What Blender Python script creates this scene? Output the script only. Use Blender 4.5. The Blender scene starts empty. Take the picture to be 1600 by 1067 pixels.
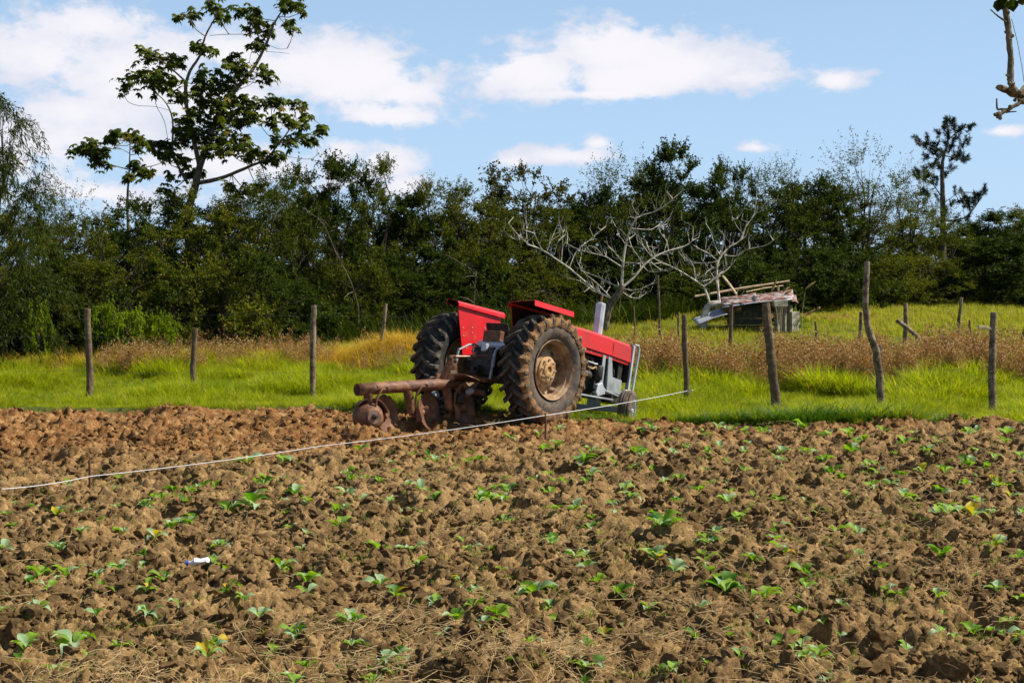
import bpy, math, random
import numpy as np
from mathutils import Matrix, Vector, Euler
R = math.radians
random.seed(7)
scene = bpy.context.scene
col = scene.collection

# ------------------------------------------------------------------ camera
FPX, HOR, CAMZ = 2163.0, 415.0, 2.3
PITCH = math.atan((533.5 - HOR) / FPX)
cam_d = bpy.data.cameras.new('camera'); cam = bpy.data.objects.new('camera', cam_d); col.objects.link(cam)
cam_d.sensor_width = 36; cam_d.lens = 36 * FPX / 1600; cam_d.clip_end = 3000; cam_d.clip_start = 0.05
cam.location = (0, 0, CAMZ); cam.rotation_euler = (R(90) - PITCH, 0, 0)
scene.camera = cam

# ------------------------------------------------------------------ sun, sky, exposure
SUN = Vector((0.67, 0.07, 0.74)).normalized()
sd = bpy.data.lights.new('sun', 'SUN'); so = bpy.data.objects.new('sun', sd); col.objects.link(so)
sd.energy = 5.0; sd.angle = R(0.53); sd.color = (1.0, 0.93, 0.82)
so.rotation_euler = SUN.to_track_quat('Z', 'Y').to_euler()
vs = scene.view_settings
vs.view_transform = 'Standard'; vs.look = 'None'; vs.gamma = 1; vs.exposure = 0.72; vs.use_curve_mapping = False
scene.cycles.max_bounces = 6; scene.cycles.transparent_max_bounces = 4
scene.cycles.diffuse_bounces = 2; scene.cycles.glossy_bounces = 2; scene.cycles.transmission_bounces = 3

world = bpy.data.worlds.new('World'); scene.world = world; world.use_nodes = True
wt = world.node_tree; wt.nodes.clear()

class E:
    """tiny expression builder over Math nodes"""
    def __init__(s, nt, sock): s.nt, s.s = nt, sock
    def _m(s, op, *a, clamp=False):
        n = s.nt.nodes.new('ShaderNodeMath'); n.operation = op; n.use_clamp = clamp
        for i, v in enumerate((s,) + a):
            if isinstance(v, E): s.nt.links.new(v.s, n.inputs[i])
            else: n.inputs[i].default_value = v
        return E(s.nt, n.outputs[0])
    def __add__(s, o): return s._m('ADD', o)
    def __sub__(s, o): return s._m('SUBTRACT', o)
    def __mul__(s, o): return s._m('MULTIPLY', o)
    def __truediv__(s, o): return s._m('DIVIDE', o)
    def max(s, o): return s._m('MAXIMUM', o)
    def clamp(s): return s._m('ADD', 0.0, clamp=True)
    def step(s, a, b):
        n = s.nt.nodes.new('ShaderNodeMapRange'); n.interpolation_type = 'SMOOTHSTEP'
        s.nt.links.new(s.s, n.inputs[0]); n.inputs[1].default_value = a; n.inputs[2].default_value = b
        return E(s.nt, n.outputs[0])

def noise(nt, vec, scale, detail=6, rough=.6, dist=0., out=0):
    n = nt.nodes.new('ShaderNodeTexNoise'); n.inputs['Scale'].default_value = scale
    n.inputs['Detail'].default_value = detail; n.inputs['Roughness'].default_value = rough; n.inputs['Distortion'].default_value = dist
    if vec is not None: nt.links.new(vec, n.inputs['Vector'])
    return n.outputs[out]

def mixc(nt, fac, a, b, mode='MIX'):
    n = nt.nodes.new('ShaderNodeMix'); n.data_type = 'RGBA'; n.blend_type = mode
    for i, v in ((0, fac), (6, a), (7, b)):
        if isinstance(v, E): v = v.s
        if isinstance(v, (int, float)): n.inputs[i].default_value = v
        elif isinstance(v, (tuple, list)): n.inputs[i].default_value = tuple(v) + ((1,) if len(v) == 3 else ())
        else: nt.links.new(v, n.inputs[i])
    return n.outputs[2]

sky = wt.nodes.new('ShaderNodeTexSky'); sky.sky_type = 'NISHITA'; sky.sun_disc = False
sky.sun_elevation = math.asin(SUN.z); sky.sun_rotation = math.atan2(SUN.x, SUN.y)
sky.air_density = 1.0; sky.dust_density = 0.15; sky.ozone_density = 3.5; sky.altitude = 100
tc = wt.nodes.new('ShaderNodeTexCoord'); sx = wt.nodes.new('ShaderNodeSeparateXYZ'); wt.links.new(tc.outputs['Generated'], sx.inputs[0])
X, Y, Z = (E(wt, sx.outputs[i]) for i in range(3))
az = X._m('ARCTAN2', Y); el = Z._m('ARCSINE')
cb = wt.nodes.new('ShaderNodeCombineXYZ')
wt.links.new(az.s, cb.inputs[0]); wt.links.new((el * 1.7).s, cb.inputs[1])
n1 = E(wt, noise(wt, cb.outputs[0], 9.0, 9, .58, .3)); n2 = E(wt, noise(wt, cb.outputs[0], 34.0, 7, .62, .2))
n3 = E(wt, noise(wt, cb.outputs[0], 90.0, 6, .6)); puff = (n1 - .5) * 3.0 + (n2 - .5) * 1.7 + (n3 - .5) * .5
# each bank of cloud: azimuth, elevation, half width, half height (as seen from the field), strength
banks = [(150,60,150,48,.72),(330,90,170,48,1.),(480,115,140,48,1.15),(540,125,130,60,1.35),(630,150,95,34,1.),(70,110,130,75,.75),(90,235,230,80,.72),(340,262,190,50,.72),(120,190,150,45,.62),
         (330,160,170,60,.8),(600,185,140,30,.9),(230,130,190,70,.75),(430,190,150,40,.7),(600,260,85,45,.8),(635,292,50,28,1.),(150,310,240,40,.6),(540,240,70,60,.7),(30,270,60,60,.5),
         (960,88,115,50,1.4),(840,118,100,48,1.35),(1060,118,160,44,1.4),(960,128,160,45,1.3),(1150,128,75,24,1.),(930,150,190,14,1.),(960,60,60,22,.9),
         (1300,136,62,22,.62),(880,246,120,24,.66),(800,252,55,22,.6),(930,225,40,20,.6),(1180,235,50,18,.42),(1560,218,70,18,.52),(1270,2,60,12,.62),
         (-300,100,300,80,.9),(2000,60,250,60,.8),(2300,200,300,50,.7),(500,-500,500,180,.8),(1300,-900,400,160,.8)]
field_ = None
for (bx, by, rx, ry, st) in banks:
    a0 = math.atan((bx - 800) / FPX); e0 = math.atan((HOR - by) / FPX)
    dx = (az - a0) * (FPX / rx); dy = (el - e0) * (FPX / ry)
    below = dy._m('LESS_THAN', 0.0); dy = dy * (below * .2 + 1.0)         # flatter undersides
    f = (dx * dx + dy * dy)._m('SQRT') * -1.0 + 1.0
    f = f.max(-1.5) + (st - 1.0) * .5
    field_ = f if field_ is None else field_._m('SMOOTH_MAX', f, .35)
# loose general cloud for the rest of the sky dome (behind and above the camera)
rest = E(wt, noise(wt, tc.outputs['Generated'], 3.2, 8, .6, .3)) - .56
away = (Y * -1.0).step(-.85, -.3)
upp = el.step(.35, .7)
field_ = field_.max((rest - .05) * 5.0 * (away.max(upp)) - ((away.max(upp)) * -1.0 + 1.0) * 2.0)
dens = (field_ + puff).step(-.12, .5)
shade = (noise(wt, cb.outputs[0], 16.0, 6, .6))
shade = (E(wt, shade) + (field_) * .45).step(.35, .95)
ccol = mixc(wt, shade, (8.7, 9.1, 10.6), (12.0, 11.6, 12.0))
dens2 = dens * .93
# a thin veil lifts the blue towards the horizon
skyc = mixc(wt, 1.0, sky.outputs[0], (0.98, 1.04, 1.06), 'MULTIPLY')
skyv = mixc(wt, el.step(.75, -.1) * .85, skyc, (6.5, 9.3, 13.0))
fin = mixc(wt, dens2, skyv, ccol)
below0 = el.step(-.02, -.10)
fin = mixc(wt, below0, fin, (1.2, 1.1, .8))
bg = wt.nodes.new('ShaderNodeBackground'); bg.inputs[1].default_value = 0.05
wt.links.new(fin, bg.inputs[0]); wo = wt.nodes.new('ShaderNodeOutputWorld'); wt.links.new(bg.outputs[0], wo.inputs[0])

# ------------------------------------------------------------------ placing helpers
CP, SP = math.cos(PITCH), math.sin(PITCH)
def ray(px, py):
    a = (px - 800) / FPX; b = (533.5 - py) / FPX
    return Vector((a, CP + b * SP, b * CP - SP))
def P(px, py, y):
    d = ray(px, py); return Vector((0, 0, CAMZ)) + d * (y / d.y)

# ------------------------------------------------------------------ numpy noise
def hsh(ix, iy, s):
    h = (ix.astype(np.int64) * 374761393 + iy.astype(np.int64) * 668265263 + s * 1442695041) & 0xffffffff
    h = ((h ^ (h >> 13)) * 1274126177) & 0xffffffff
    return ((h ^ (h >> 16)) & 0xffff) / 65535.0
def vnoise(x, y, s=0):
    ix, iy = np.floor(x), np.floor(y); fx, fy = x - ix, y - iy
    fx = fx * fx * (3 - 2 * fx); fy = fy * fy * (3 - 2 * fy)
    a, b = hsh(ix, iy, s), hsh(ix + 1, iy, s); c, d = hsh(ix, iy + 1, s), hsh(ix + 1, iy + 1, s)
    return (a + (b - a) * fx) * (1 - fy) + (c + (d - c) * fx) * fy
def fbm(x, y, o=4, s=0, g=.5):
    t = np.zeros_like(x); a = 1.; n = 0.
    for i in range(o): t += a * vnoise(x, y, s + i * 17); n += a; a *= g; x, y = x * 2.03 + 3.1, y * 2.03 + 1.7
    return t / n
def clods(x, y, s):
    """lumps: every cell has a stone-like bump with its own height and size; returns height 0..1"""
    ix, iy = np.floor(x), np.floor(y); h = np.zeros_like(x)
    for dx in (-1, 0, 1):
        for dy in (-1, 0, 1):
            jx, jy = ix + dx, iy + dy
            cx = jx + .15 + .7 * hsh(jx, jy, s); cy = jy + .15 + .7 * hsh(jx, jy, s + 1)
            r = .28 + .45 * hsh(jx, jy, s + 2) ** 1.5; t = hsh(jx, jy, s + 3)
            an = hsh(jx, jy, s + 4) * 3.14; ca, sa = np.cos(an), np.sin(an)
            ux, uy = (x - cx), (y - cy); vx, vy = (ux * ca + uy * sa) * 1.25, (-ux * sa + uy * ca) * .8
            d = np.sqrt(vx * vx + vy * vy) / r
            tilt = 1 + .35 * (vx * np.cos(t * 9) + vy * np.sin(t * 9)) / r
            b = np.clip(1 - d ** 4, 0, 1) ** .6 * (.25 + .75 * t) * r * 1.4 * tilt
            h = np.maximum(h, b)
    return h
def sstep(a, b, x):
    t = np.clip((x - a) / (b - a), 0, 1); return t * t * (3 - 2 * t)

def edge(x):      # far edge of the ploughed field
    x = np.asarray(x, float)
    return 22.25 - 1.75 * sstep(-.9, 1.3, x) + .16 * np.sin(x * 1.3) + .14 * (fbm(x * 2.2, x * 0 + 3, 3, 5) - .5) + .02 * np.maximum(x - 3, 0)
def base_z(x, y):
    x = np.asarray(x, float); y = np.asarray(y, float)
    e = edge(x); drop = .2 + .24 * sstep(-2.5, 1.2, x)
    z = -drop * sstep(0.05, 1.7, y - e)
    z = z + .063 * np.clip(y - 28, 0, 24) + .012 * np.clip(y - 52, 0, 60)
    z = z + .10 * (fbm(x * .35, y * .35, 3, 9) - .5) * sstep(0, 3, y - e) + .05 * (fbm(x * .5, y * .5, 2, 12) - .5)
    return z
def soil_z(x, y):
    x = np.asarray(x, float); y = np.asarray(y, float)
    wx = x + .06 * (fbm(x * 5, y * 5, 2, 31) - .5) * 2; wy = y + .06 * (fbm(x * 5, y * 5, 2, 41) - .5) * 2
    patch = fbm(x * .9, y * .9, 3, 77)
    h = .16 * (fbm(x * 2.1, y * 2.1, 3, 3) - .5)
    h = h + .13 * clods(wx * 1.9, wy * 1.9, 100) * sstep(.34, .60, patch)
    h = h + .072 * clods(wx * 3.9, wy * 3.9, 200) * (.35 + .9 * sstep(.3, .6, patch))
    h = h + .056 * clods(wx * 8.5, wy * 8.5, 300)
    h = h + .030 * clods(wx * 19, wy * 19, 400)
    h = h + .017 * clods(wx * 43, wy * 43, 500)
    h = h + .085 * (fbm(x * 13, y * 13, 5, 55, .68) - .5)
    pit = fbm(x * 1.6 + 5, y * 2.4, 3, 63); h = h - .13 * sstep(.60, .74, pit)
    k = 1 - sstep(-.15, .25, y - edge(x))
    # furrow opened behind the plough
    fur = np.exp(-(((x + 2.35) * .75 + (y - 19.3) * .35) / .55) ** 2 - ((y - 19.2 + (x + 1.6) * .2) / .42) ** 2)
    return (h - .095) * (.25 + .75 * k) - .12 * fur * k
def gz(x, y):
    x = np.asarray(x, float); y = np.asarray(y, float)
    k = 1 - sstep(0, .3, y - edge(x))
    return base_z(x, y) + soil_z(x, y) * k
def gz1(x, y): return float(gz(np.array([x]), np.array([y]))[0])
def G(px, py):
    """where the line of sight through a pixel meets the smooth ground"""
    d = ray(px, py); lo, hi = 3.0, 200.0
    ys = np.linspace(lo, hi, 4000); xs = d.x / d.y * ys; zs = CAMZ + d.z / d.y * ys
    k = np.argmax(zs < base_z(xs, ys)); y = ys[k]
    return float(xs[k]), float(y)

# ------------------------------------------------------------------ materials
def mat(name, base, rough=.8, vary=None, vscale=4., bump=0., bscale=30., metal=0., trans=None, attr=None, spec=.3, extra=None):
    """base colour; vary = second colour mixed by object-space noise; attr = second colour mixed by the 'rnd' attribute"""
    m = bpy.data.materials.new(name); m.use_nodes = True; nt = m.node_tree; nt.nodes.clear()
    out = nt.nodes.new('ShaderNodeOutputMaterial'); b = nt.nodes.new('ShaderNodeBsdfPrincipled')
    t = nt.nodes.new('ShaderNodeTexCoord'); oc = t.outputs['Object']
    c = tuple(base) + (1,)
    n = nt.nodes.new('ShaderNodeRGB'); n.outputs[0].default_value = c; c = n.outputs[0]
    if attr:
        a = nt.nodes.new('ShaderNodeAttribute'); a.attribute_name = 'rnd'
        for i, (thr0, thr1, cc) in enumerate(attr):
            c = mixc(nt, E(nt, a.outputs['Fac']).step(thr0, thr1), c, cc)
    if vary:
        vv = vary if isinstance(vary, list) else [(vary, vscale, .42, .58)]
        for (cc, sc, lo, hi) in vv:
            c = mixc(nt, E(nt, noise(nt, oc, sc, 6, .62)).step(lo, hi), c, cc)
    if extra: c = extra(nt, c, t)
    nt.links.new(c, b.inputs['Base Color'])
    b.inputs['Roughness'].default_value = rough; b.inputs['Metallic'].default_value = metal
    b.inputs['Specular IOR Level'].default_value = spec
    if bump:
        bn = nt.nodes.new('ShaderNodeBump'); bn.inputs['Strength'].default_value = bump; bn.inputs['Distance'].default_value = .02
        nt.links.new(noise(nt, oc, bscale, 8, .65), bn.inputs['Height']); nt.links.new(bn.outputs[0], b.inputs['Normal'])
    sh = b.outputs[0]
    if trans:
        tr = nt.nodes.new('ShaderNodeBsdfTranslucent'); mx = nt.nodes.new('ShaderNodeMixShader'); mx.inputs[0].default_value = trans[0]
        nt.links.new(mixc(nt, 1.0, c, trans[1], 'MULTIPLY'), tr.inputs[0])
        nt.links.new(sh, mx.inputs[1]); nt.links.new(tr.outputs[0], mx.inputs[2]); sh = mx.outputs[0]
    nt.links.new(sh, out.inputs[0]); return m

def rand_tint(amount_dark, c2, lo=.3, hi=1.):
    def f(nt, c, t):
        oi = nt.nodes.new('ShaderNodeObjectInfo')
        return mixc(nt, (E(nt, oi.outputs['Random']).step(lo, hi)) * amount_dark, c, c2)
    return f

def soil_extra(nt, c, t):
    g = nt.nodes.new('ShaderNodeNewGeometry'); s = nt.nodes.new('ShaderNodeSeparateXYZ'); nt.links.new(g.outputs['Position'], s.inputs[0])
    x, y = E(nt, s.outputs[0]), E(nt, s.outputs[1])
    nz = E(nt, noise(nt, g.outputs['Position'], 1.3, 4, .6))
    # freshly turned strip beyond the cord and behind the plough is redder
    f = (y - (x * .30 + 18.4) + (nz - .5) * 4.0).step(-2.2, 1.6)
    c = mixc(nt, f, c, (.185, .080, .024))
    f2 = E(nt, noise(nt, g.outputs['Position'], 7.0, 6, .7)).step(.45, .7)
    c = mixc(nt, f2 * .7, c, (.42, .27, .115))
    f3 = E(nt, noise(nt, g.outputs['Position'], 42.0, 4, .7)).step(.5, .72)
    c = mixc(nt, f3 * .55, c, (.54, .39, .20))
    f4 = E(nt, noise(nt, g.outputs['Position'], 2.7, 5, .6)).step(.52, .66)
    c = mixc(nt, f4 * .7, c, (.060, .036, .014))
    return c
M = {}
M['soil'] = mat('dry_clay_soil', (.185, .112, .044), .95, extra=soil_extra, bump=1.0, bscale=46, spec=.1)
M['turf'] = mat('turf_ground', (.055, .085, .016), .95, vary=[((.10, .10, .03), 1.2, .4, .6), ((.03, .045, .01), 5, .45, .65)], bump=.6, bscale=12, spec=.05)
M['grass'] = mat('green_grass', (.25, .31, .006), .6, attr=[(.2, 1., (.44, .46, .010)), (.80, .88, (.46, .36, .10))], trans=(.45, (1.5, 1.5, .4)), spec=.12,
                 extra=rand_tint(.85, (.08, .14, .006), .4, 1.))
M['meadow'] = mat('meadow_grass', (.28, .33, .008), .6, attr=[(.3, 1., (.42, .44, .015)), (.8, .9, (.36, .27, .08))], trans=(.45, (1.4, 1.4, .6)), spec=.2,
                  extra=rand_tint(.6, (.20, .19, .06), .6, 1.))
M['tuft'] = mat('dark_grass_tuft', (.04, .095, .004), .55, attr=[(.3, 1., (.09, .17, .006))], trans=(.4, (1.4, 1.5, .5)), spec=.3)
M['straw'] = mat('dry_straw', (.66, .50, .26), .7, attr=[(.2, 1., (.44, .29, .14))], trans=(.3, (1, .9, .6)), spec=.2)
M['gold'] = mat('golden_dry_grass', (.62, .45, .05), .7, attr=[(.2, 1., (.44, .32, .06))], trans=(.4, (1.2, 1., .5)), spec=.2)
M['weedstem'] = mat('dry_weed_stem', (.24, .15, .08), .8, spec=.1)
M['weedleaf'] = mat('brown_weed_leaf', (.42, .25, .075), .8, attr=[(.3, .7, (.19, .10, .035)), (.80, .87, (.56, .46, .30)), (.93, .96, (.12, .15, .03))], trans=(.3, (1.2, 1., .7)), spec=.15)
M['weedgreen'] = mat('small_field_weed', (.14, .24, .025), .6, attr=[(.4, 1., (.26, .30, .04))], trans=(.4, (1.3, 1.4, .5)), spec=.2)
def leafmat(nm, a, b_, c_, tr=.3, tc_=(1.5, 1.5, .3)):
    return mat(nm, a, .6, attr=[(.25, .9, b_), (.93, .97, c_)], trans=(tr, tc_), spec=.10, extra=rand_tint(.45, tuple(v * .55 for v in a), .2, 1.))
M['leafA'] = leafmat('feathery_leaf', (.036, .052, .004), (.125, .145, .007), (.22, .18, .014))
M['leafB'] = leafmat('olive_leaf', (.060, .074, .005), (.165, .175, .010), (.24, .16, .02))
M['leafC'] = leafmat('dark_leaf', (.020, .038, .004), (.062, .088, .005), (.12, .12, .01))
M['leafV'] = leafmat('vine_leaf', (.13, .20, .006), (.23, .30, .010), (.3, .3, .02), .45)
M['leafY'] = leafmat('yellowing_leaf', (.075, .085, .016), (.15, .12, .025), (.24, .14, .03), .3, (1.3, 1.2, .5))
M['leafBig'] = leafmat('broad_leaf', (.050, .072, .006), (.11, .14, .009), (.2, .15, .02), .32)
M['needle'] = leafmat('pine_needle', (.014, .028, .010), (.024, .042, .014), (.04, .05, .02), .12)
M['bamboo'] = leafmat('narrow_drooping_leaf', (.030, .046, .006), (.054, .072, .008), (.12, .13, .02), .3)
M['bark'] = mat('brown_bark', (.10, .075, .05), .9, vary=(.17, .14, .10), vscale=9, bump=.6, bscale=20, spec=.1)
M['barkdark'] = mat('dark_bark', (.045, .035, .025), .9, spec=.1)
M['barkpale'] = mat('pale_grey_bark', (.58, .54, .45), .8, vary=(.34, .30, .23), vscale=7, bump=.4, bscale=22, spec=.15)
M['barkmoss'] = mat('lichen_brown_bark', (.16, .13, .075), .9, vary=[((.34, .30, .20), 18, .5, .65), ((.07, .055, .03), 9, .45, .6)], bump=.7, bscale=60, spec=.1)
M['post'] = mat('weathered_post_wood', (.28, .21, .135), .9, vary=[((.10, .07, .045), 6, .4, .6), ((.30, .25, .19), 17, .5, .7)], bump=1., bscale=40, spec=.1)
M['postdark'] = mat('dark_post_wood', (.12, .08, .05), .9, vary=[((.20, .15, .10), 12, .45, .65)], bump=.9, bscale=26, spec=.1)
M['wire'] = mat('dull_wire', (.16, .14, .12), .6, metal=.4)
M['cord'] = mat('white_cord', (.58, .58, .58), .7)
M['red'] = mat('red_tractor_paint', (.66, .006, .014), .42, vary=[((.48, .012, .014), 2.5, .4, .7), ((.50, .07, .045), 7, .58, .76), ((.30, .12, .07), 26, .66, .74)], bump=.08, bscale=14, spec=.5)
M['reddull'] = mat('faded_red_paint', (.56, .018, .022), .45, vary=[((.40, .03, .03), 3, .4, .7), ((.28, .12, .07), 16, .62, .75)], bump=.08, bscale=14, spec=.4)
M['silver'] = mat('silver_grey_paint', (.52, .54, .58), .42, vary=[((.38, .39, .42), 4, .45, .65), ((.25, .12, .06), 19, .70, .76)], spec=.5, metal=.25)
M['grey'] = mat('machine_grey_paint', (.30, .32, .33), .5, vary=[((.20, .21, .22), 5, .45, .65), ((.20, .09, .04), 21, .68, .74)], spec=.4)
M['black'] = mat('oily_black_iron', (.018, .017, .016), .6, vary=((.05, .04, .03)), vscale=9, bump=.3, spec=.3)
M['tyre'] = mat('black_tyre_rubber', (.022, .021, .021), .8, vary=[((.085, .07, .052), 6, .46, .68)], bump=.15, bscale=18, spec=.25)
M['tyrelug'] = mat('worn_dusty_lug_rubber', (.11, .09, .068), .85, vary=[((.035, .030, .027), 7, .45, .65), ((.24, .18, .12), 12, .58, .72)], bump=.2, spec=.15)
M['tyremud'] = mat('dusty_muddy_rubber', (.115, .092, .072), .9, vary=[((.06, .052, .047), 4, .45, .62), ((.23, .135, .065), 6, .52, .68)], bump=.4, bscale=25, spec=.1)
M['mud'] = mat('dried_mud_on_tyre', (.24, .135, .062), .95, vary=[((.12, .07, .038), 9, .42, .6), ((.34, .21, .11), 25, .6, .7)], bump=.9, bscale=22, spec=.05)
M['rimrust'] = mat('rusty_cream_rim', (.34, .235, .14), .7, vary=[((.20, .11, .055), 5, .42, .6), ((.50, .36, .22), 9, .55, .72)], bump=.25, bscale=20, spec=.25)
M['hubrust'] = mat('dusty_orange_hub', (.46, .29, .13), .75, vary=[((.24, .11, .05), 9, .45, .65)], bump=.3, bscale=20, spec=.2)
M['bolt'] = mat('worn_bolt', (.42, .36, .30), .5, metal=.3)
M['rust'] = mat('rusty_brown_iron', (.125, .054, .026), .62, vary=[((.24, .112, .052), 6, .45, .62), ((.075, .036, .028), 11, .5, .68)], bump=.3, bscale=28, spec=.35)
M['rustpolish'] = mat('polished_rusty_share', (.24, .14, .09), .42, vary=[((.13, .065, .04), 7, .45, .62)], metal=.35, spec=.5)
M['underside_shade'] = mat('shade_dark_underside', (.035, .012, .010), .9, spec=.05)  # near-black colour standing in for the shade under the fenders
M['white'] = mat('white_plastic', (.7, .7, .7), .4)
M['blue'] = mat('blue_cap', (.02, .10, .6), .4)
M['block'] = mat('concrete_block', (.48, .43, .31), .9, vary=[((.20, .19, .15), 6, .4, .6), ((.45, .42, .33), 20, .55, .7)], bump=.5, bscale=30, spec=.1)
M['blockshade'] = mat('shade_dark_block', (.09, .085, .07), .95, vary=[((.05, .055, .035), 6, .4, .6)], bump=.5, bscale=30, spec=.1)  # block wall under the roof, its shade put into the colour
M['tin'] = mat('galvanised_sheet', (.46, .50, .55), .45, vary=[((.34, .36, .38), 3, .4, .6), ((.30, .10, .05), 3.3, .60, .68)], metal=.35, spec=.5)
M['tinrust'] = mat('rusty_corrugated_sheet', (.16, .055, .034), .7, vary=[((.34, .33, .34), 3.4, .47, .56), ((.24, .10, .055), 9, .5, .66)], spec=.3)
M['timber'] = mat('pale_dry_timber', (.52, .40, .25), .8, vary=[((.36, .26, .15), 8, .45, .6)], spec=.15)
M['plume'] = mat('ochre_seed_plume', (.50, .30, .10), .8, vary=[((.36, .2, .07), 30, .45, .6)], bump=.6, bscale=60, trans=(.2, (1, 1, 1)))
cab = lambda nm, a, v, tr=.4: mat(nm, a, .5, vary=[(v, 22, .45, .65)], trans=(tr, (1.5, 1.6, .4)), spec=.16)
M['cabgreen'] = cab('green_cabbage_leaf', (.17, .29, .025), (.27, .39, .04))
M['cabblue'] = cab('waxy_blue_green_leaf', (.26, .38, .20), (.36, .48, .30), .35)
M['cabdeep'] = cab('deep_green_leaf', (.07, .17, .015), (.13, .24, .02), .5)
M['cabyellow'] = cab('yellow_leaf', (.50, .38, .03), (.50, .22, .03))

# ------------------------------------------------------------------ mesh helpers
class MB:
    def __init__(s, M=None): s.v, s.f, s.mi, s.M, s.k, s.rn = [], [], [], M, 0, []
    def add(s, vs_, fs):
        o = len(s.v)
        for v in vs_: v = Vector(v); s.v.append(s.M @ v if s.M else v)
        s.f += [tuple(i + o for i in f) for f in fs]; s.mi += [s.k] * len(fs)
    def box(s, c, d, rot=None, taper=1.0):
        c = Vector(c); q = []
        for z in (-.5, .5):
            t = taper if z > 0 else 1
            for x, y in ((-.5, -.5), (.5, -.5), (.5, .5), (-.5, .5)):
                p = Vector((x * d[0] * t, y * d[1] * t, z * d[2])); q.append(c + (rot @ p if rot else p))
        s.add(q, [(3, 2, 1, 0), (4, 5, 6, 7), (0, 1, 5, 4), (1, 2, 6, 5), (2, 3, 7, 6), (3, 0, 4, 7)])
    def bar(s, a, b, w, h=None, up=(0, 0, 1)):
        a, b = Vector(a), Vector(b); d = b - a; z = d.normalized(); x = Vector(up).cross(z)
        if x.length < 1e-4: x = Vector((1, 0, 0)).cross(z)
        x.normalize(); y = z.cross(x); rot = Matrix((x, y, z)).transposed()
        s.box((a + b) / 2, (w, h or w, d.length), rot)
    def tube(s, pts, rad, n=8, caps=True, jit=0.):
        pts = [Vector(p) for p in pts]; m = len(pts)
        if not hasattr(rad, '__len__'): rad = [rad] * m
        q = []; x = None
        for i in range(m):
            d = (pts[min(i + 1, m - 1)] - pts[max(i - 1, 0)]).normalized()
            if x is None: x = d.orthogonal().normalized()
            x = (x - d * x.dot(d)).normalized(); y = d.cross(x)
            for k in range(n):
                a = 2 * math.pi * k / n; r = rad[i] * (1 + (random.random() - .5) * jit)
                q.append(pts[i] + x * math.cos(a) * r + y * math.sin(a) * r)
        fs = [(i * n + k, i * n + (k + 1) % n, (i + 1) * n + (k + 1) % n, (i + 1) * n + k) for i in range(m - 1) for k in range(n)]
        if caps: fs += [tuple(range(n))[::-1], tuple((m - 1) * n + k for k in range(n))]
        s.add(q, fs)
    def lathe(s, prof, c, axis, n=32, closed=False):
        """prof: (radius, height along axis)"""
        c = Vector(c); z = Vector(axis).normalized(); x = z.orthogonal().normalized(); y = z.cross(x); q = []
        for r, h in prof:
            for k in range(n):
                a = 2 * math.pi * k / n; q.append(c + z * h + (x * math.cos(a) + y * math.sin(a)) * r)
        m = len(prof); L = m if closed else m - 1
        s.add(q, [(i * n + k, i * n + (k + 1) % n, ((i + 1) % m) * n + (k + 1) % n, ((i + 1) % m) * n + k) for i in range(L) for k in range(n)])
    def prism(s, poly, y0, y1, plane='xz'):
        n = len(poly)
        mk = (lambda a, b, t: (a, t, b)) if plane == 'xz' else ((lambda a, b, t: (t, a, b)) if plane == 'yz' else (lambda a, b, t: (a, b, t)))
        s.add([mk(a, b, y0) for a, b in poly] + [mk(a, b, y1) for a, b in poly],
              [tuple(range(n))[::-1], tuple(range(n, 2 * n))] + [(i, (i + 1) % n, n + (i + 1) % n, n + i) for i in range(n)])
    def build(s, name, mats, parent=None, smooth=False, bevel=0.):
        me = bpy.data.meshes.new(name); me.from_pydata([tuple(v) for v in s.v], [], s.f)
        mats = mats if isinstance(mats, (list, tuple)) else [mats]
        for m in mats: me.materials.append(m)
        if len(mats) > 1: me.polygons.foreach_set('material_index', s.mi)
        if smooth: me.polygons.foreach_set('use_smooth', [True] * len(s.f))
        me.update()
        import bmesh
        bm = bmesh.new(); bm.from_mesh(me); bmesh.ops.recalc_face_normals(bm, faces=bm.faces); bm.to_mesh(me); bm.free()
        if smooth: me.set_sharp_from_angle(angle=R(42))
        o = bpy.data.objects.new(name, me); col.objects.link(o)
        if parent: o.parent = parent
        if bevel:
            b = o.modifiers.new('bevel', 'BEVEL'); b.width = bevel; b.segments = 2; b.limit_method = 'ANGLE'; b.harden_normals = False
        return o

def npmesh(name, V, F, mats, parent=None, rnd=None, smooth=False, link=True):
    """V (n,3), F (m,k) with constant k"""
    V = np.asarray(V, np.float32); F = np.asarray(F, np.int32); m, k = F.shape
    me = bpy.data.meshes.new(name); me.vertices.add(len(V)); me.vertices.foreach_set('co', V.ravel())
    me.loops.add(m * k); me.loops.foreach_set('vertex_index', F.ravel())
    me.polygons.add(m); me.polygons.foreach_set('loop_start', np.arange(0, m * k, k, dtype=np.int32))
    if smooth: me.polygons.foreach_set('use_smooth', np.ones(m, bool))
    for a in (mats if isinstance(mats, (list, tuple)) else [mats]): me.materials.append(a)
    if rnd is not None:
        at = me.attributes.new('rnd', 'FLOAT', 'POINT'); at.data.foreach_set('value', np.asarray(rnd, np.float32))
    me.update(calc_edges=True)
    if not link: return me
    o = bpy.data.objects.new(name, me); col.objects.link(o)
    if parent: o.parent = parent
    return o

def tag(o, label=None, cat=None, group=None, kind=None):
    if label: o['label'] = label
    if cat: o['category'] = cat
    if group: o['group'] = group
    if kind: o['kind'] = kind
    return o
def empty(name, loc=(0, 0, 0), rot=None, parent=None):
    o = bpy.data.objects.new(name, None); col.objects.link(o); o.location = loc; o.empty_display_size = .2
    if rot is not None: o.rotation_euler = rot
    if parent: o.parent = parent
    return o
def copy_tree(o, parent=None):
    c = o.copy(); col.objects.link(c)
    if parent: c.parent = parent
    for ch in o.children: copy_tree(ch, c)
    return c

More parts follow.
